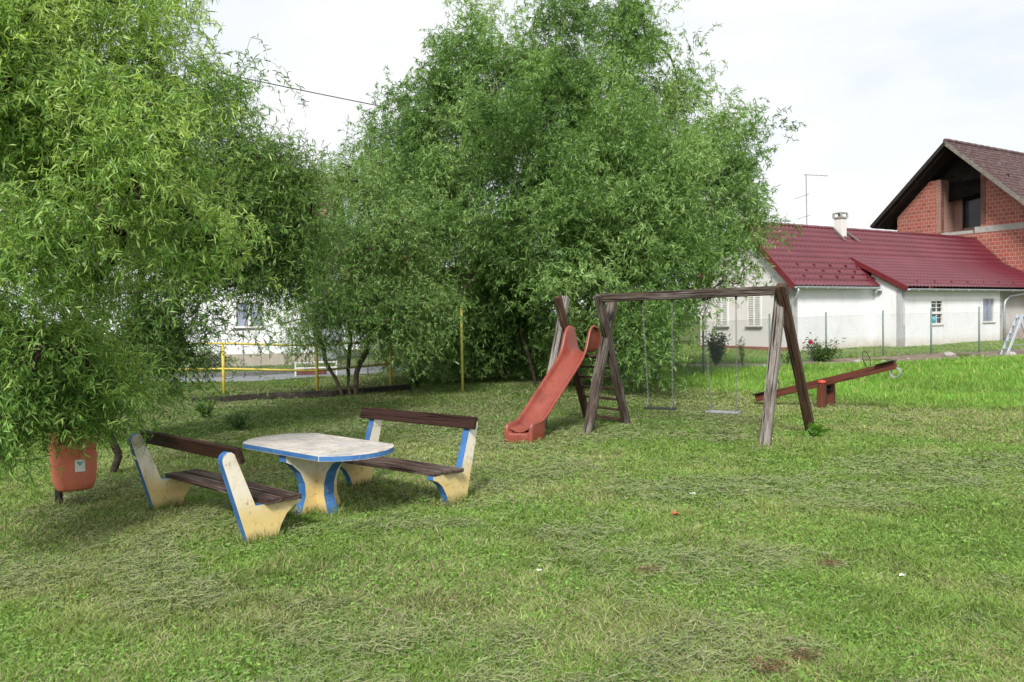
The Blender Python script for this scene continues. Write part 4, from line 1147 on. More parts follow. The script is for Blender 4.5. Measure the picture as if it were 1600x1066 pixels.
# gable wall, outward -x : ex goes towards -y
GW = 5.2
def gy(w_): return GW - w_
gh = [(gy(4.22), gy(3.52), 1.45, 2.85), (gy(2.36), gy(1.66), 1.45, 2.85)]
mb = MB(); wall_holes(mb, (0, GW, -.2), (0, -1, 0), (0, 0, 1), GW, 3.46, [(a, b, c + .2, d + .2) for a, b, c, d in gh], .3)
mb.prism([(0, 0), (GW, 0), (GW / 2, (RZ - 3.3))], (0.15, GW, 3.26), (0, -1, 0), (0, 0, 1), .3); L(mb, 'gable_wall', M['gablewall'], hs_)
mb = MB(); mb.box(-.03, .0, -.0, GW, -.2, .56); L(mb, 'plinth', M['plinth'], hs_)
mb = MB(); mb.box(0.3, 18.9, GW - .3, GW, -.2, 3.25); L(mb, 'back_wall', M['gablewall'], hs_)
for a, b, c, d in gh:
    y1_, y0_ = GW - a, GW - b
    mb = MB(); fw_ = .05
    for bb in ((y0_ - fw_, y0_ + .03, c - .03, d + fw_), (y1_ - .03, y1_ + fw_, c - .03, d + fw_), ((y0_ + y1_) / 2 - .035, (y0_ + y1_) / 2 + .035, c, d)):
        mb.box(-.035, .04, bb[0], bb[1], bb[2], bb[3])
    mb.box(-.037, .042, y0_ - fw_, y1_ + fw_, d, d + .06); mb.box(-.033, .038, y0_, y1_, c - .03, c + .03)
    fr = L(mb, 'window', M['white'], hs_)
    ym = (y0_ + y1_) / 2
    for ya, yb in ((y0_ + .03, ym - .035), (ym + .035, y1_ - .03)):
        mb = MB(); mb.box(.03, .05, ya, yb, c + .03, d)
        k = 17
        for i in range(k):
            z = c + .05 + (d - c - .08) * (i + .5) / k; mb.add([(-.012, ya, z - .034), (-.012, yb, z - .034), (.028, yb, z + .03), (.028, ya, z + .03), (-.02, ya, z - .026), (-.02, yb, z - .026), (.02, yb, z + .036), (.02, ya, z + .036)],
                   [(0, 1, 2, 3), (7, 6, 5, 4), (0, 4, 5, 1), (3, 2, 6, 7)])
        L(mb, 'shutter', M['offwhite'], fr)
    mb = MB(); mb.box(-.1, .0, y0_ - .1, y1_ + .1, c - .09, c - .035); L(mb, 'sill', M['sill'], fr)
# extension
EXL = 5.4; EXR = 13.6; EY = -1.34
mb = MB(); wall_holes(mb, (EXL, 0, -.2), (0, -1, 0), (0, 0, 1), 1.34, 3.2, [], .25); wall_top = 3.15
mb.prism([(0, 0), (1.34, 0), (0, .62)], (EXL + .125, 0, 3.0), (0, -1, 0), (0, 0, 1), .25)
wx = lambda px: None
w1 = (1.62, 2.42, 1.25, 2.45); w2 = (5.62, 6.42, 1.36, 2.4)
# window positions from the photograph on the extension wall
def ext_u(px):
    d = ray(px, 480); O_ = HO + Matrix.Rotation(HR, 3, 'Z') @ V((EXL, EY, 0)); e = Matrix.Rotation(HR, 3, 'Z') @ V((1, 0, 0)); r = d[0] / d[1]
    return (r * O_.y - O_.x) / (e.x - r * e.y)
def ext_z(px, py):
    u = ext_u(px); O_ = HO + Matrix.Rotation(HR, 3, 'Z') @ V((EXL + u, EY, 0)); return at(px, py, O_.y).z
w1 = (ext_u(1453.5), ext_u(1473), ext_z(1464, 507), ext_z(1464, 468.5)); w2 = (ext_u(1536), ext_u(1554), ext_z(1545, 503.5), ext_z(1545, 466.5))
wall_holes(mb, (EXL, EY, -.2), (1, 0, 0), (0, 0, 1), EXR - EXL, 3.12, [(a, b, c + .2, d + .2) for a, b, c, d in (w1, w2)], .25)
L(mb, 'extension_wall', M['whitewall'], hs_)
mb = MB(); wall_holes(mb, (EXR, EY, 0), (0, 1, 0), (0, 0, 1), .3, 2.92, [], .2); mb.box(EXR, 18.6, EY + .3, EY + .5, -.2, 2.95); L(mb, 'patched_wall', M['roughwall'], hs_)
for wi, (a, b, c, d) in enumerate((w1, w2)):
    x0_, x1_ = EXL + a, EXL + b; mb = MB(); yo = EY
    t_ = .06 if wi == 0 else .045; yf_ = (yo - .02, yo + .06) if wi == 0 else (yo + .05, yo + .10)
    mb.box(x0_, x0_ + t_, *yf_, c, d); mb.box(x1_ - t_, x1_, *yf_, c, d); mb.box(x0_ + t_, x1_ - t_, *yf_, d - t_, d); mb.box(x0_ + t_, x1_ - t_, *yf_, c, c + t_)
    if wi == 0:
        zm = c + (d - c) * .47; mb.box(x0_ + t_, x1_ - t_, yf_[0], yf_[1], zm - .055, zm + .055)
        mb.box((x0_ + x1_) / 2 - .012, (x0_ + x1_) / 2 + .012, yo + .0, yo + .03, c + t_, zm - .055); mb.box((x0_ + x1_) / 2 - .012, (x0_ + x1_) / 2 + .012, yo + .0, yo + .03, zm + .055, d - t_)
        for zz in (zm + .055 + (d - t_ - zm - .055) * .4, zm + .055 + (d - t_ - zm - .055) * .75, c + t_ + (zm - c) * .45): mb.box(x0_ + t_, x1_ - t_, yo + .002, yo + .028, zz - .01, zz + .01)
        mb.box(x1_ + .0, x1_ + .09, yo - .012, yo, c - .05, d + .06); mb.box(x0_ - .05, x1_, yo - .012, yo, d, d + .06)
    fr = L(mb, 'window', M['white'] if wi == 0 else M['offwhite'], hs_)
    mb = MB(); mb.box(x0_, x1_, yo + .11, yo + .13, c, d); L(mb, 'pane', M['glass'] if wi == 0 else M['blueglass'], fr)
    if wi == 1:
        mb = MB(); mb.box((x0_ + x1_) / 2 + .06, x1_ - t_, yo + .085, yo + .105, c + t_, d - t_); L(mb, 'curtain', M['blueglass'], fr)
    if wi == 0:
        mb = MB(); xc = x0_ + .34; mb.tube([(xc, yo + .065, c + t_), (xc, yo + .065, c + t_ + .3)], [.09, .125], 12); L(mb, 'pot', M['bluebucket'], fr, smooth=True)
    mb = MB(); mb.box(x0_ - .04, x1_ + .04, yo - .05, yo + .0, c - .05, c - .0); L(mb, 'sill', M['offwhite'] if wi == 0 else M['concrete'], fr)
# roofs
ribbed_roof('roof', -.28, RXE, -.3, EZ, RY, RZ, 11, M['metalroof'], hs_)
ribbed_roof('back_roof', -.28, RXE, GW + .3, EZ, RY, RZ, 11, M['metalroof'], hs_, rib=.8)
ribbed_roof('extension_roof', EXL - .12, RXE, EY - .32, 2.99, 1.02, 4.39, 9, M['metalroof'], hs_)
rf_ = None
mb = MB(); mb.obox((-.30, -.32, EZ - .05), (-.30, RY, RZ - .04), .05, .24); mb.obox((-.30, GW + .32, EZ - .05), (-.30, RY, RZ - .04), .05, .24)
mb.obox((-.20, -.32, EZ + .07), (-.20, RY, RZ + .08), .16, .02)
L(mb, 'rake_trim', M['roofedge'], hs_)
mb = MB(); mb.obox((EXL - .15, EY - .34, 2.93), (EXL - .15, 1.0, 4.34), .05, .2); mb.obox((EXL - .07, EY - .34, 3.035), (EXL - .07, 1.0, 4.45), .14, .02); L(mb, 'rake_trim', M['roofedge'], hs_)
mb = MB(); mb.obox((EXL - .10, EY - .30, 2.82), (EXL - .10, .0, 3.62), .04, .14); mb.obox((EXL - .12, -.35, 2.84), (EXL + .1, -.35, 2.84), .14, .12); L(mb, 'rafter', M['barge'], hs_)
mb = MB(); mb.tube([(-.3 + (RXE + .3) * i / 40, RY, RZ + .04 + .012 * (i % 2)) for i in range(41)], .085, 8); L(mb, 'ridge_cap', M['metalroof'], hs_, smooth=True)
# soffit keeps the eave dark underneath
mb = MB(); mb.box(-.25, EXL - .15, -.28, -.0, EZ - .07, EZ - .04); mb.box(EXL + .0, RXE, EY - .28, EY - .0, 2.88, 2.91); L(mb, 'soffit', M['offwhite'], hs_)


def gutter(x0, x1, y, z):
    mb = MB(); N = 7; vs = []
    k = 2
    for x in (x0, x1):
        for i in range(N):
            a = math.pi + math.pi * i / (N - 1); vs.append((x, y + .075 * math.cos(a), z + .075 * math.sin(a)))
        for i in range(N):
            a = 2 * math.pi - math.pi * i / (N - 1); vs.append((x, y + .065 * math.cos(a), z + .008 + .065 * math.sin(a)))
    n_ = 2 * N
    mb.add(vs, [(i, (i + 1) % n_, n_ + (i + 1) % n_, n_ + i) for i in range(n_)] + [tuple(range(n_)), tuple(range(2 * n_ - 1, n_ - 1, -1))])
    x = x0 + .6
    while x < x1: mb.box(x - .015, x + .015, y - .083, y + .02, z - .085, z - .0); x += 1.3
    return L(mb, 'gutter', M['gutter'], hs_)


gutter(-.3, EXL - .15, -.40, EZ - .02); gutter(EXL - .12, RXE, EY - .42, 2.93)
mb = MB(); mb.tube([(-.15, -.40, EZ - .08), (-.15, -.40, EZ - .22), (-.12, -.3, EZ - .42), (-.07, -.08, EZ - .62), (-.07, -.06, EZ - .8), (-.07, -.06, .3)], .045, 8); L(mb, 'downpipe', M['gutter'], hs_, smooth=True)
mb = MB(); xx = EXR + .05; mb.tube([(xx + 3.2, EY - .42, 2.86), (xx + 1.5, EY - .3, 2.76), (xx + .35, EY - .14, 2.62), (xx + .06, EY - .09, 2.4), (xx, EY - .08, 2.2), (xx, EY - .08, .4)], .055, 8); L(mb, 'downpipe', M['gutter'], hs_, smooth=True)
# chimney
cx, cy = 6.35, 2.35
mb = MB(); mb.box(cx - .20, cx + .20, cy - .20, cy + .20, RZ - .6, RZ + .50); chm = L(mb, 'chimney', M['gablewall'], hs_, bevel=.01)
mb = MB(); mb.box(cx - .255, cx + .255, cy - .255, cy + .255, RZ + .50, RZ + .56)
for a in (-1, 1):
    for b in (-1, 1): mb.box(cx + a * .215 - .04, cx + a * .215 + .04, cy + b * .215 - .04, cy + b * .215 + .04, RZ + .56, RZ + .72)
mb.box(cx - .05, cx + .05, cy - .05, cy + .05, RZ + .56, RZ + .72)
mb.box(cx - .24, cx + .24, cy - .24, cy + .24, RZ + .72, RZ + .77); L(mb, 'chimney_cap', M['concrete'], chm)
mb = MB(); sl_ = SLP
for s in (-1, 1):
    mb.obox((cx + s * .30, 2.55, RZ + .09), (cx + s * .62 * (1 if s > 0 else .7), 1.75, RZ - .62), .10, .05, up=(0, -.7, .7))
L(mb, 'flashing', M['sill'], chm)
# snow guards
for r_ in range(3):
    for k in range(5):
        gx = .75 + k * 1.08 + (.5 if r_ == 1 else (.25 if r_ == 2 else .0)) ; t = (2.45 - r_ * .93 + .35) / 11.0 + .08 * 0
        t = (1.35 + r_ * 1.0) / 11.0
        if r_ == 2 and k == 4: gx = 5.0
        y_ = -.3 + (RY + .3) * t; z_ = EZ + (RZ - EZ) * t
        if gx > 5.5: continue
        mb = MB(); mb.prism([(-.10, .0), (.03, 0), (.03, .10), (-.02, .10)], (gx, y_, z_ + .045), (0, .7, .72), (0, -.72, .7), .06); mb.obox((gx - .07, y_ - .02, z_ + .10), (gx + .07, y_ + .0, z_ + .13), .05, .04)
        L(mb, 'snow_guard', M['roofedge'], hs_)
for k in range(7):
    gx = 6.6 + k * 1.35; t = 1.3 / 9; y_ = (EY - .32) + (1.34 + EY * -1 + .0) * t; z_ = 2.99 + 1.4 * t
    mb = MB(); mb.prism([(-.10, .0), (.03, 0), (.03, .10), (-.02, .10)], (gx, y_, z_ + .045), (0, .87, .5), (0, -.5, .87), .06); L(mb, 'snow_guard', M['roofedge'], hs_)

# antenna on the ridge
an0 = HO + Matrix.Rotation(HR, 3, 'Z') @ V((4.25, RY, RZ)); an = thing('antenna', an0, 'thin television aerial mast with three short arms on the red ridge', 'antenna')
mb = MB(); atp = at(1259.5, 273, an0.y); mb.tube([an0 - V((0, 0, .1)), atp], .026, 6); mb.build('mast', M['metal'], an)
for (x0_, y0_, x1_, y1_) in ((1256, 273, 1293, 275), (1242, 311, 1264, 303), (1245, 343, 1266, 336)):
    mb = MB(); a = at(x0_, y0_, an0.y - (.25 if x0_ < 1250 else 0)); b = at(x1_, y1_, an0.y + (0 if x0_ < 1250 else .3)); mb.tube([a, b], .014, 5)
    for k in range(5):
        p_ = a.lerp(b, .08 + .84 * k / 4); mb.tube([p_ - V((.0, .22, 0)), p_ + V((0, .22, 0))], .006, 4)
    mb.build('arm', M['metal'], an)

# ------------------------------------------------------------------ brick house
bk = thing('brick_house', HO + Matrix.Rotation(HR, 3, 'Z') @ V((18.7, 3.7, 0)), 'tall unfinished red block house with an old tiled gable roof and a dark loft door', 'house', rz=HR)
AZ = 11.45; BSL = .93; OH = 1.2
rz_ = lambda y: AZ - .42 - abs(y) * BSL
# local: x into the building, y=0 under the ridge, +y = left in the photo
def gpoly(y0, y1, zcap, z0):
    ys_ = sorted({y0, y1} | ({0} if y0 < 0 < y1 else set())); tp = []
    n_ = 12
    for i in range(n_ + 1):
        y = y0 + (y1 - y0) * i / n_; tp.append((y, min(zcap, rz_(y))))
    return [(y0, z0), (y1, z0)] + tp[::-1]
mb = MB(); mb.prism(gpoly(.92, 3.62, 9.55, 0), (.15, 0, 0), (0, 1, 0), (0, 0, 1), .3)
mb.prism(gpoly(-7.0, -1.32, 99, 6.62), (.15, 0, 0), (0, 1, 0), (0, 0, 1), .3)
mb.prism([(-7.0, 0), (.92, 0), (.92, 6.28), (-7.0, 6.28)], (.15, 0, 0), (0, 1, 0), (0, 0, 1), .3)
mb.box(.3, 12, 3.32, 3.62, 0, 7.4); mb.box(.3, 12, -7.0, -6.7, 0, 4.2)
L(mb, 'wall', M['block'], bk)
mb = MB(); mb.box(-.02, .3, -7.0, -1.0, 6.28, 6.62); mb.box(-.02, 1.5, -.9, .92, 6.28, 6.46); L(mb, 'concrete_band', M['concrete'], bk)
mb = MB(); mb.box(-.015, 1.4, .92, 1.22, 6.47, 9.55); mb.box(.0, 1.4, -1.62, -1.32, 6.7, 9.3)
L(mb, 'loggia_side', M['smallbrick'], bk)
mb = MB(); wall_holes(mb, (1.4, 1.0, 6.46), (0, -1, 0), (0, 0, 1), 2.4, 3.3, [(.62, 1.72, .30, 2.80)], .2); L(mb, 'loggia_back', M['smallbrick'], bk)
mb = MB(); mb.box(1.46, 1.52, -.72, .38, 6.76, 9.26); dr_ = L(mb, 'door', M['darkglass'], bk)
mb = MB(); mb.box(1.36, 1.46, -.78, -.70, 6.7, 9.32); mb.box(1.36, 1.46, .36, .44, 6.7, 9.32); mb.box(1.36, 1.46, -.7, .36, 9.24, 9.32); L(mb, 'frame', M['blackboard'], dr_)
mb = MB(); mb.prism(gpoly(-2.4, 3.3, 99, 9.42), (.85, 0, 0), (0, 1, 0), (0, 0, 1), .1); L(mb, 'gable_boards', M['blackboard'], bk)
for s, ye in ((1, 4.55), (-1, 8.0)):
    o_ = None
    P0 = (-OH, s * ye, AZ - ye * BSL)
    # tiled slope: rows of overlapping tiles
    up = np.array([0, -s * ye, ye * BSL]); rows_ = int(np.linalg.norm(up) / .32)
    ribbed_roof('roof_slope', -OH, 12.4, s * ye, AZ - ye * BSL, 0, AZ, rows_, M['oldtile'], bk, rib=.23, amp=.03, lip=.05, rm=4)
    mb = MB(); mb.prism([(-OH + .02, 0), (12.3, 0), (12.3, 1), (-OH + .02, 1)], (0, s * ye, AZ - ye * BSL - .09), (1, 0, 0), (0, -s * ye, ye * BSL), .08)
    # board deck under the tiles
    mb = MB(); a = V((-OH + .03, s * ye, AZ - ye * BSL - .09)); b = V((-OH + .03, 0, AZ - .09)); d = V((12.2, 0, 0)); nn = V((0, 0, .07))
    mb.add([a, b, b + d, a + d, a - nn, b - nn, b + d - nn, a + d - nn], [(0, 1, 2, 3), (7, 6, 5, 4), (0, 4, 5, 1), (1, 5, 6, 2), (2, 6, 7, 3), (3, 7, 4, 0)])
    for k in range(6):
        x_ = -OH + .35 + k * .9; mb.obox((x_, s * (ye - .1), AZ - (ye - .1) * BSL - .24), (x_, s * .05, AZ - .24), .1, .16)
    L(mb, 'rafters', M['blackboard'], bk)
    mb = MB(); mb.obox((-OH - .03, s * (ye + .02), AZ - ye * BSL - .10), (-OH - .03, 0, AZ - .10), .05, .20); L(mb, 'barge_board', M['barge'] if s < 0 else M['blackboard'], bk)
mb = MB(); mb.tube([(-OH + 13.6 * i / 40, 0, AZ + .03 + .025 * (i % 2)) for i in range(41)], .13, 8); L(mb, 'ridge_tiles', M['oldtile'], bk)

# ------------------------------------------------------------------ far houses on the left
def simple_house(O, rz, W, D, H, roofh, wallm, roofm, label, plinth=None, wins=(), name='house', over=.5, hip=False):
    r = thing(name, O, label, 'house', rz=rz)
    mb = MB(); wall_holes(mb, (0, 0, -.2), (1, 0, 0), (0, 0, 1), W, H + .2, [(a, b, c + .2, d + .2) for a, b, c, d in wins], .3)
    mb.box(0, .3, .3, D, -.2, H); mb.box(W - .3, W, .3, D, -.2, H); mb.box(.3, W - .3, D - .3, D, -.2, H)
    for x in (.15, W - .15): mb.prism([(0, 0), (D, 0), (D / 2, roofh * .9)], (x, 0, H + .003), (0, 1, 0), (0, 0, 1), .29)
    L(mb, 'wall', wallm, r)
    if plinth: mb = MB(); mb.box(-.04, W + .04, -.04, -.0, -.2, plinth); L(mb, 'plinth', M['beige'], r)
    for a, b, c, d in wins:
        mb = MB(); mb.box(a, a + .07, .02, .09, c, d); mb.box(b - .07, b, .02, .09, c, d); mb.box(a + .07, b - .07, .02, .09, d - .07, d); mb.box(a + .07, b - .07, .02, .09, c, c + .07); mb.box((a + b) / 2 - .05, (a + b) / 2 + .05, .02, .09, c + .07, d - .07)
        f_ = L(mb, 'window', M['white'], r); mb = MB(); mb.box(a, b, .12, .15, c, d); L(mb, 'pane', M['blueglass'], f_)
        mb = MB(); mb.box(a - .05, b + .05, -.08, -.0, c - .06, c - .0); L(mb, 'sill', M['sill'], f_)
    mb = MB(); z0 = H - over * roofh / (D / 2)
    for s in (0, 1):
        ya = -over if s == 0 else D + over
        a = V((-over, ya, z0)); b = V((-over, D / 2, H + roofh)); dd = V((W + 2 * over, 0, 0)); nn = V((0, 0, .14))
        mb.add([a, b, b + dd, a + dd, a + nn, b + nn, b + dd + nn, a + dd + nn], [(3, 2, 1, 0), (4, 5, 6, 7), (0, 1, 5, 4), (1, 2, 6, 5), (2, 3, 7, 6), (3, 0, 4, 7)])
    L(mb, 'roof', roofm, r)
    return r


simple_house((-18.5, 33.2, 0), math.radians(4), 10.2, 9, 5.6, 3.2, M['farwhite'], M['brownroof'], 'tall white rendered house with a beige base behind the yellow railing', plinth=.62,
             wins=[(6.95, 8.15, 1.72, 2.85), (3.2, 4.4, 1.72, 2.85)])
simple_house((-13.2, 52.0, 0), math.radians(-12), 6.5, 7, 3.6, 2.7, M['farwhite'], M['terracotta'], 'small white house with an orange tiled roof seen through the slender willow', wins=[(1.0, 2.0, 1.0, 2.4), (3.6, 4.6, 1.0, 2.4)])
simple_house((-6.9, 56.0, 0), math.radians(-6), 7.0, 7, 2.8, 2.8, M['beige'], M['brownroof'], 'beige house with a dull brown roof behind the leaning red-barked trunk', wins=[(2.0, 3.2, 1.0, 2.2)])

# leaning reddish trunk, small ball shrub, low rail and dark red board across the road
lt_ = gp(612, 586)
lroot = willow('pine_tree', lt_, [[(lt_.x, lt_.y, -.1), tuple(at(602, 540, lt_.y)), tuple(at(592, 505, lt_.y)), tuple(at(590, 470, lt_.y))]],
       [blob(592, 470, lt_.y, 40, 26, 1.0, 1)], 'leaning tree with bare reddish trunk across the road, behind the slender willow', 'trees across the road', 90, 7, 9, (0.12, 0.2), (0.02, 0.035), [(0.03, 0.06, 0.02), (0.06, 0.11, 0.03)], 71, r0=.016, bark='pinewood', natt=30)
for i, (px, py, rx, rz2, lb, pal) in enumerate([(335, 573, 15, 19, 'small round shrub with a yellow-green top beside the far fence', [(0.06, 0.12, 0.02), (0.16, 0.24, 0.03), (0.4, 0.42, 0.05)]),
                                  (655, 545, 34, 42, 'dark bushy tree behind the far fence, left of the yellow pole', [(0.025, 0.055, 0.02), (0.06, 0.11, 0.03)]),
                                  (790, 520, 90, 50, 'wide dark bush behind the large willow', [(0.02, 0.045, 0.015), (0.05, 0.09, 0.025)]),
                                  (960, 520, 90, 48, 'wide dark bush behind the swings under the large willow', [(0.02, 0.045, 0.015), (0.05, 0.09, 0.025)])]):
    Yb = (30.5, 33, 27.5, 27)[i]; c = at(px, py, Yb)
    willow('shrub', V((c.x, Yb, float(gz(c.x, Yb)))), [[(c.x, Yb, -.05), (c.x, Yb, .3)]], [blob(px, py, Yb, rx, rz2, .5 if i == 0 else 1.4)], lb, 'shrubs', (60, 220, 500, 500)[i], 6, 8,
           (.07, .13), (.02, .04), pal, 80 + i, r0=.01, droop=.2, cutlow=.12, twl=(.12, .3), cat='shrub', natt=25, spread=.1 if i == 0 else .25)
lr = gp(462, 589); rl = thing('low_railing', lr, 'low pale double rail on the grass across the road', 'railing')
for hh in (.18, .36):
    mb = MB(); mb.tube([lr + V((0, 0, hh + .1)), lr + V((1.3, .3, hh + .1))], .03, 6); mb.build('rail', M['white'], rl)
for k in range(2):
    mb = MB(); q_ = lr + V((1.3 * k, .3 * k, 0)); mb.tube([q_ - V((0, 0, .1)), q_ + V((0, 0, .5))], .03, 6); mb.build('post', M['white'], rl)
q_ = lr + V((.2, .9, 0)); pb = thing('planter', q_, 'low dark red planter box behind the pale double rail', 'planter')
mb = MB(); mb.prism([(-.45, 0), (.62, 0), (.55, .16), (.1, .26), (-.38, .25)], q_ + V((0, 0, 0)), (1, .1, 0), (0, 0, 1), .4); mb.build('box', M['darkred'], pb, bevel=.02)
mb = MB(); mb.obox(q_ + V((-.35, -.23, .22)), q_ + V((.12, -.18, .23)), .04, .04); mb.build('edge_board', M['darkred'], pb)

# utility wire and the pole that carries it behind the large willow
ua = at(-200, -10, 30); ub = at(560, 160, 36); uc = at(800, 205, 39)
wp = thing('utility_pole', V((uc.x, uc.y, 0)), 'wooden utility pole hidden behind the large willow', 'pole')
mb = MB(); mb.tube([V((uc.x, uc.y, -.2)), V((uc.x, uc.y, uc.z + .3))], [.14, .10], 10); mb.build('shaft', M['greywood'], wp, smooth=True)
mb = MB(); mb.tube([uc + V((0, -.1, -.0)), uc + V((0, -.1, .18))], .05, 8); mb.build('insulator', M['white'], wp)
mb = MB(); pts_ = []
for k in range(30):
    t = k / 29; p_ = ua.lerp(uc, t); pts_.append(p_ + V((0, 0, -.5 * 4 * t * (1 - t) * .4)))
mb.tube(pts_, .022, 5); tag(mb.build('cable', M['blackmetal']), 'black overhead cable crossing the sky between the left trees and the large willow', 'cable')


# ------------------------------------------------------------------ small plants, stones, ladder
def leafy(name, base, n, hgt, wid, ll, lw, pal, label, cat, seed, group=None, stems=5, curl=.6, flower=None):
    g = np.random.default_rng(seed); root = thing(name, base, label, cat, group)
    B = np.array(base); A = []; C_ = []
    st = []
    for k in range(stems):
        a = g.uniform(0, 2 * np.pi); r = g.uniform(.2, 1) * wid; st.append(B + np.array([np.cos(a) * r, np.sin(a) * r, hgt * g.uniform(.6, 1)]))
    S_ = np.array(st); P, q = tubes_np(np.repeat(B[None] - [[0, 0, .03]], stems, 0), S_, np.full(stems, .012), np.full(stems, .005), 5)
    fastmesh('stems', P, q, M['bark'], root)
    ti = g.integers(0, stems, n); t = g.uniform(.15, 1.02, n)[:, None]; b = B + (S_[ti] - B) * t + g.normal(size=(n, 3)) * wid * .22 * t; b[:, 2] = np.maximum(b[:, 2], B[2] + .02)
    d = (S_[ti] - B) * .6 + g.normal(size=(n, 3)) * np.array([1, 1, .55]); L_ = g.uniform(*ll, n); W_ = g.uniform(*lw, n)
    P, q = leaf_strips(b, d, L_, W_, g.normal(size=n) * curl, g, 3); pal = np.array(pal); c = pal[g.integers(0, len(pal), n)] * g.uniform(.75, 1.25, (n, 1))
    fastmesh('leaves', P, q, M['leaf'], root, cols=np.repeat(c, 8, 0))
    if flower:
        fc_ = np.array(flower); m_ = 36; dd = g.normal(size=(m_, 3)); P, q = leaf_strips(np.repeat(fc_[None], m_, 0), dd, np.full(m_, .1), np.full(m_, .08), np.full(m_, 1.2), g, 3)
        fastmesh('flower', P, q, M['pink'], root)
        P, q = tubes_np([S_[0]], [fc_], [.008], [.006], 5); fastmesh('flower_stem', P, q, M['bark'], root)
    return root


rb = gp(1285, 566)
leafy('rose_bush', rb, 1100, .62, .75, (.08, .16), (.03, .06), [(0.035, 0.075, 0.02), (0.07, 0.13, 0.03), (0.1, 0.17, 0.04)], 'leafy rose bush with one pink-red flower beside the wire fence', 'rose bush', 91, stems=12, flower=tuple(at(1266, 535, rb.y)))
leafy('shrub', gp(1160, 572), 90, .95, .22, (.09, .16), (.03, .05), [(0.16, 0.22, 0.05), (0.22, 0.26, 0.08)], 'sparse pale young shrub against the white gable wall', 'shrub', 92, stems=5)
leafy('shrub', gp(1230, 571), 160, .6, .3, (.09, .16), (.03, .05), [(0.10, 0.16, 0.06), (0.16, 0.22, 0.09)], 'pale green bushy weed behind the right swing legs by the fence', 'shrub', 93, stems=6)
leafy('burdock', gp(1272, 683), 26, .16, .12, (.14, .22), (.08, .13), [(0.09, 0.22, 0.03), (0.13, 0.28, 0.05)], 'broad-leaved green weed at the foot of the right rear swing leg', 'weed', 94, stems=5, curl=.5)
leafy('sapling', gp(376, 672), 420, .38, .26, (.07, .12), (.016, .026), [(0.08, 0.17, 0.05), (0.12, 0.22, 0.08)], 'young willow sucker in the grass left of the table, behind the near bench', 'sapling', 95, stems=7)
leafy('sapling', gp(322, 655), 460, .48, .25, (.07, .12), (.016, .026), [(0.08, 0.17, 0.03), (0.12, 0.24, 0.04)], 'young willow sucker under the dark limb, left of the other sucker', 'sapling', 96, stems=7)
leafy('sapling', gp(652, 606), 300, .75, .5, (.10, .18), (.02, .04), [(0.06, 0.12, 0.03), (0.10, 0.18, 0.05)], 'leafy sucker at the right end of the dark edging', 'sapling', 97, stems=9)
c = at(1118, 560, 27.5)
leafy('shrub', V((c.x, 27.5, float(gz(c.x, 27.5)))), 1500, 1.15, .5, (.06, .12), (.03, .05), [(0.03, 0.075, 0.03), (0.05, 0.11, 0.04)], 'round clipped dark green bush in front of the white gable wall', 'shrub', 98, stems=26)
for i, (px, py, s_) in enumerate([(1192, 574, .1), (1240, 573, .08), (1298, 571, .09), (1340, 567, .13), (1420, 562, .07), (1483, 556, .16), (1577, 556, .15), (1265, 572, .07), (1380, 566, .08), (1520, 557, .07), (1170, 576, .08), (1360, 568, .08)]):
    p_ = gp(px, py); me = bmesh.new(); bmesh.ops.create_icosphere(me, subdivisions=2, radius=1)
    rr_ = random.Random(i)
    for v_ in me.verts: v_.co = V((v_.co.x * 1.5, v_.co.y * 1.1, v_.co.z * .7)) * s_ * rr_.uniform(.8, 1.15)
    m_ = bpy.data.meshes.new('stone'); me.to_mesh(m_); me.free(); m_.materials.append(M['stone']); o_ = bpy.data.objects.new('stone', m_); COL.objects.link(o_); o_.location = p_ + V((0, 0, s_ * .3)); o_.rotation_euler = (0, 0, i)
    nm = {3: 'grey stone just under the rose bush, right of its middle', 5: 'largest grey stone lying in the dirt below the window with the blue pot', 6: 'pale flat stone at the foot of the ladder'}.get(i)
    tag(o_, nm or 'small grey stone in the dirt strip along the wire fence', 'stone', 'stones in the dirt strip')
# hard soil heap strip tufts
# ladder
la = gp(1573, 556); tp_ = at(1598, 492, la.y + .3)
ld = thing('step_ladder', la, 'pale blue-grey metal step ladder standing at the right edge behind the wire fence', 'ladder')
lb2 = la + V((1.5, .5, 0)); off = V((.12, .55, 0))
for s in (0, 1):
    mb = MB(); mb.obox(la + off * s, tp_ + off * s * .8, .05, .07); mb.build('rail', M['alu'], ld)
    mb = MB(); mb.obox(lb2 + off * s, tp_ + off * s * .8 + V((.03, 0, -.04)), .05, .05); mb.build('rear_leg', M['alu'], ld)
for k in range(5):
    t = .16 + k * .19; a = la.lerp(tp_, t); mb = MB(); mb.obox(a, a + off * (1 - .2 * t), .09, .03); mb.build('tread', M['alu'], ld)
mb = MB(); mb.obox(la.lerp(tp_, .27), lb2.lerp(tp_, .24), .04, .03); mb.build('brace', M['metal'], ld)


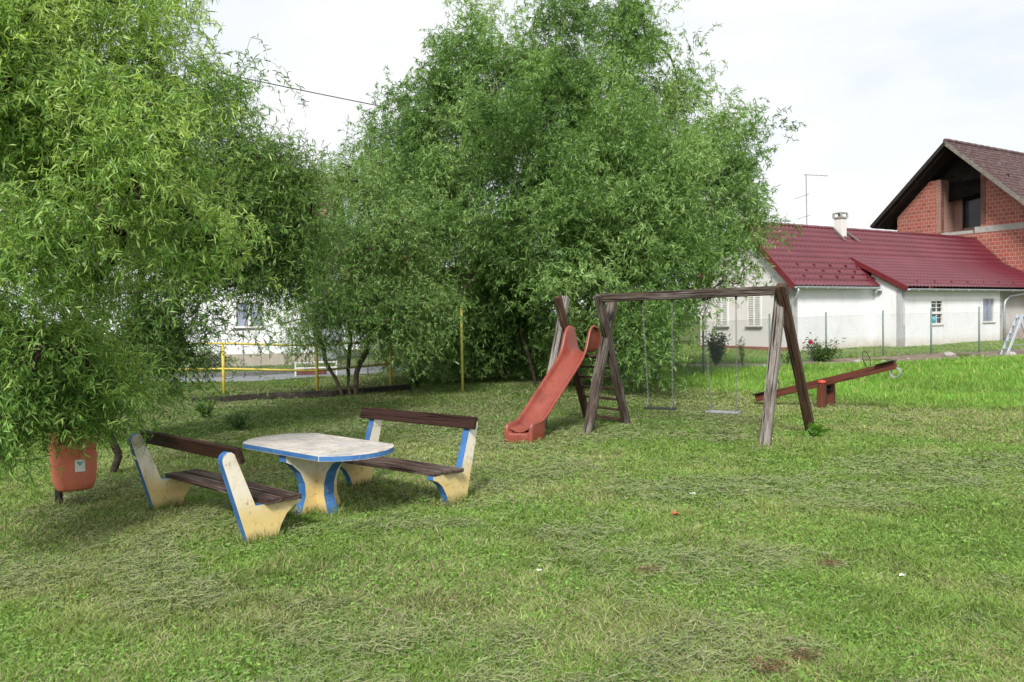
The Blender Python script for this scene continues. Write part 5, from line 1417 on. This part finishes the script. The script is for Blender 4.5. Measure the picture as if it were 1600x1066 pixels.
def scrap(name, px, py, s, mat, label, cat, group=None, z=.03):
    g = random.Random(px); p_ = gp(px, py, z); bm = bmesh.new(); bmesh.ops.create_grid(bm, x_segments=4, y_segments=4, size=s)
    for v_ in bm.verts: v_.co += V((g.uniform(-.2, .2) * s, g.uniform(-.2, .2) * s, g.uniform(0, .8) * s))
    bmesh.ops.solidify(bm, geom=bm.faces[:], thickness=.002)
    m_ = bpy.data.meshes.new(name); bm.to_mesh(m_); bm.free(); m_.materials.append(mat); o_ = bpy.data.objects.new(name, m_); COL.objects.link(o_); o_.location = p_; o_.rotation_euler = (0, 0, px)
    tag(o_, label, cat, group)


scrap('litter', 1055, 809, .035, M['redpaper'], 'small red scrap lying on the open lawn', 'litter')
scrap('litter', 1082, 777, .03, M['paper'], 'white scrap on the lawn just beyond the red scrap', 'litter')
scrap('litter', 1410, 906, .02, M['paper'], 'tiny white scrap far right on the lawn', 'litter')
scrap('litter', 842, 898, .02, M['paper'], 'thin pale scrap on the lawn below the slide', 'litter')


def clump(px, py, n, r, pal, label, seed):
    g = np.random.default_rng(seed); p_ = gp(px, py); x = p_.x + np.clip(g.normal(size=n), -1.6, 1.6) * r; y = p_.y + np.clip(g.normal(size=n), -1.6, 1.6) * r * .7; b = np.stack([x, y, p_.z + .01 + .05 * g.random(n)], -1)
    d = g.normal(size=(n, 3)) * np.array([1, 1, .35]) + np.array([0, 0, .15]); P, q = leaf_strips(b, d, g.uniform(.02, .06, n), np.full(n, .005), g.normal(size=n) * 1.5, g, 3)
    pal = np.array(pal); c_ = pal[g.integers(0, len(pal), n)] * g.uniform(.6, 1.3, (n, 1)); o_ = fastmesh('dry_clump', P - np.array(p_), q, M['straw'], None, cols=np.repeat(c_, 8, 0)); o_.location = p_
    tag(o_, label, 'dry grass', 'dry brown grass clumps')


BR_ = [(0.20, 0.12, 0.07), (0.28, 0.19, 0.11), (0.12, 0.08, 0.05), (0.2, 0.22, 0.08)]
clump(1203, 1052, 500, .055, BR_, 'reddish brown dry clump nearest the camera at the bottom right', 1)
clump(1256, 1036, 420, .045, BR_, 'reddish brown dry clump just right of the nearest one', 2)
clump(1016, 900, 330, .075, BR_, 'orange-brown dry clump in the middle of the lawn below the red scrap', 3)
clump(1296, 888, 300, .055, BR_, 'brown dry clump on the lawn below the right swing legs', 4)
print('scene built', len(bpy.data.objects))
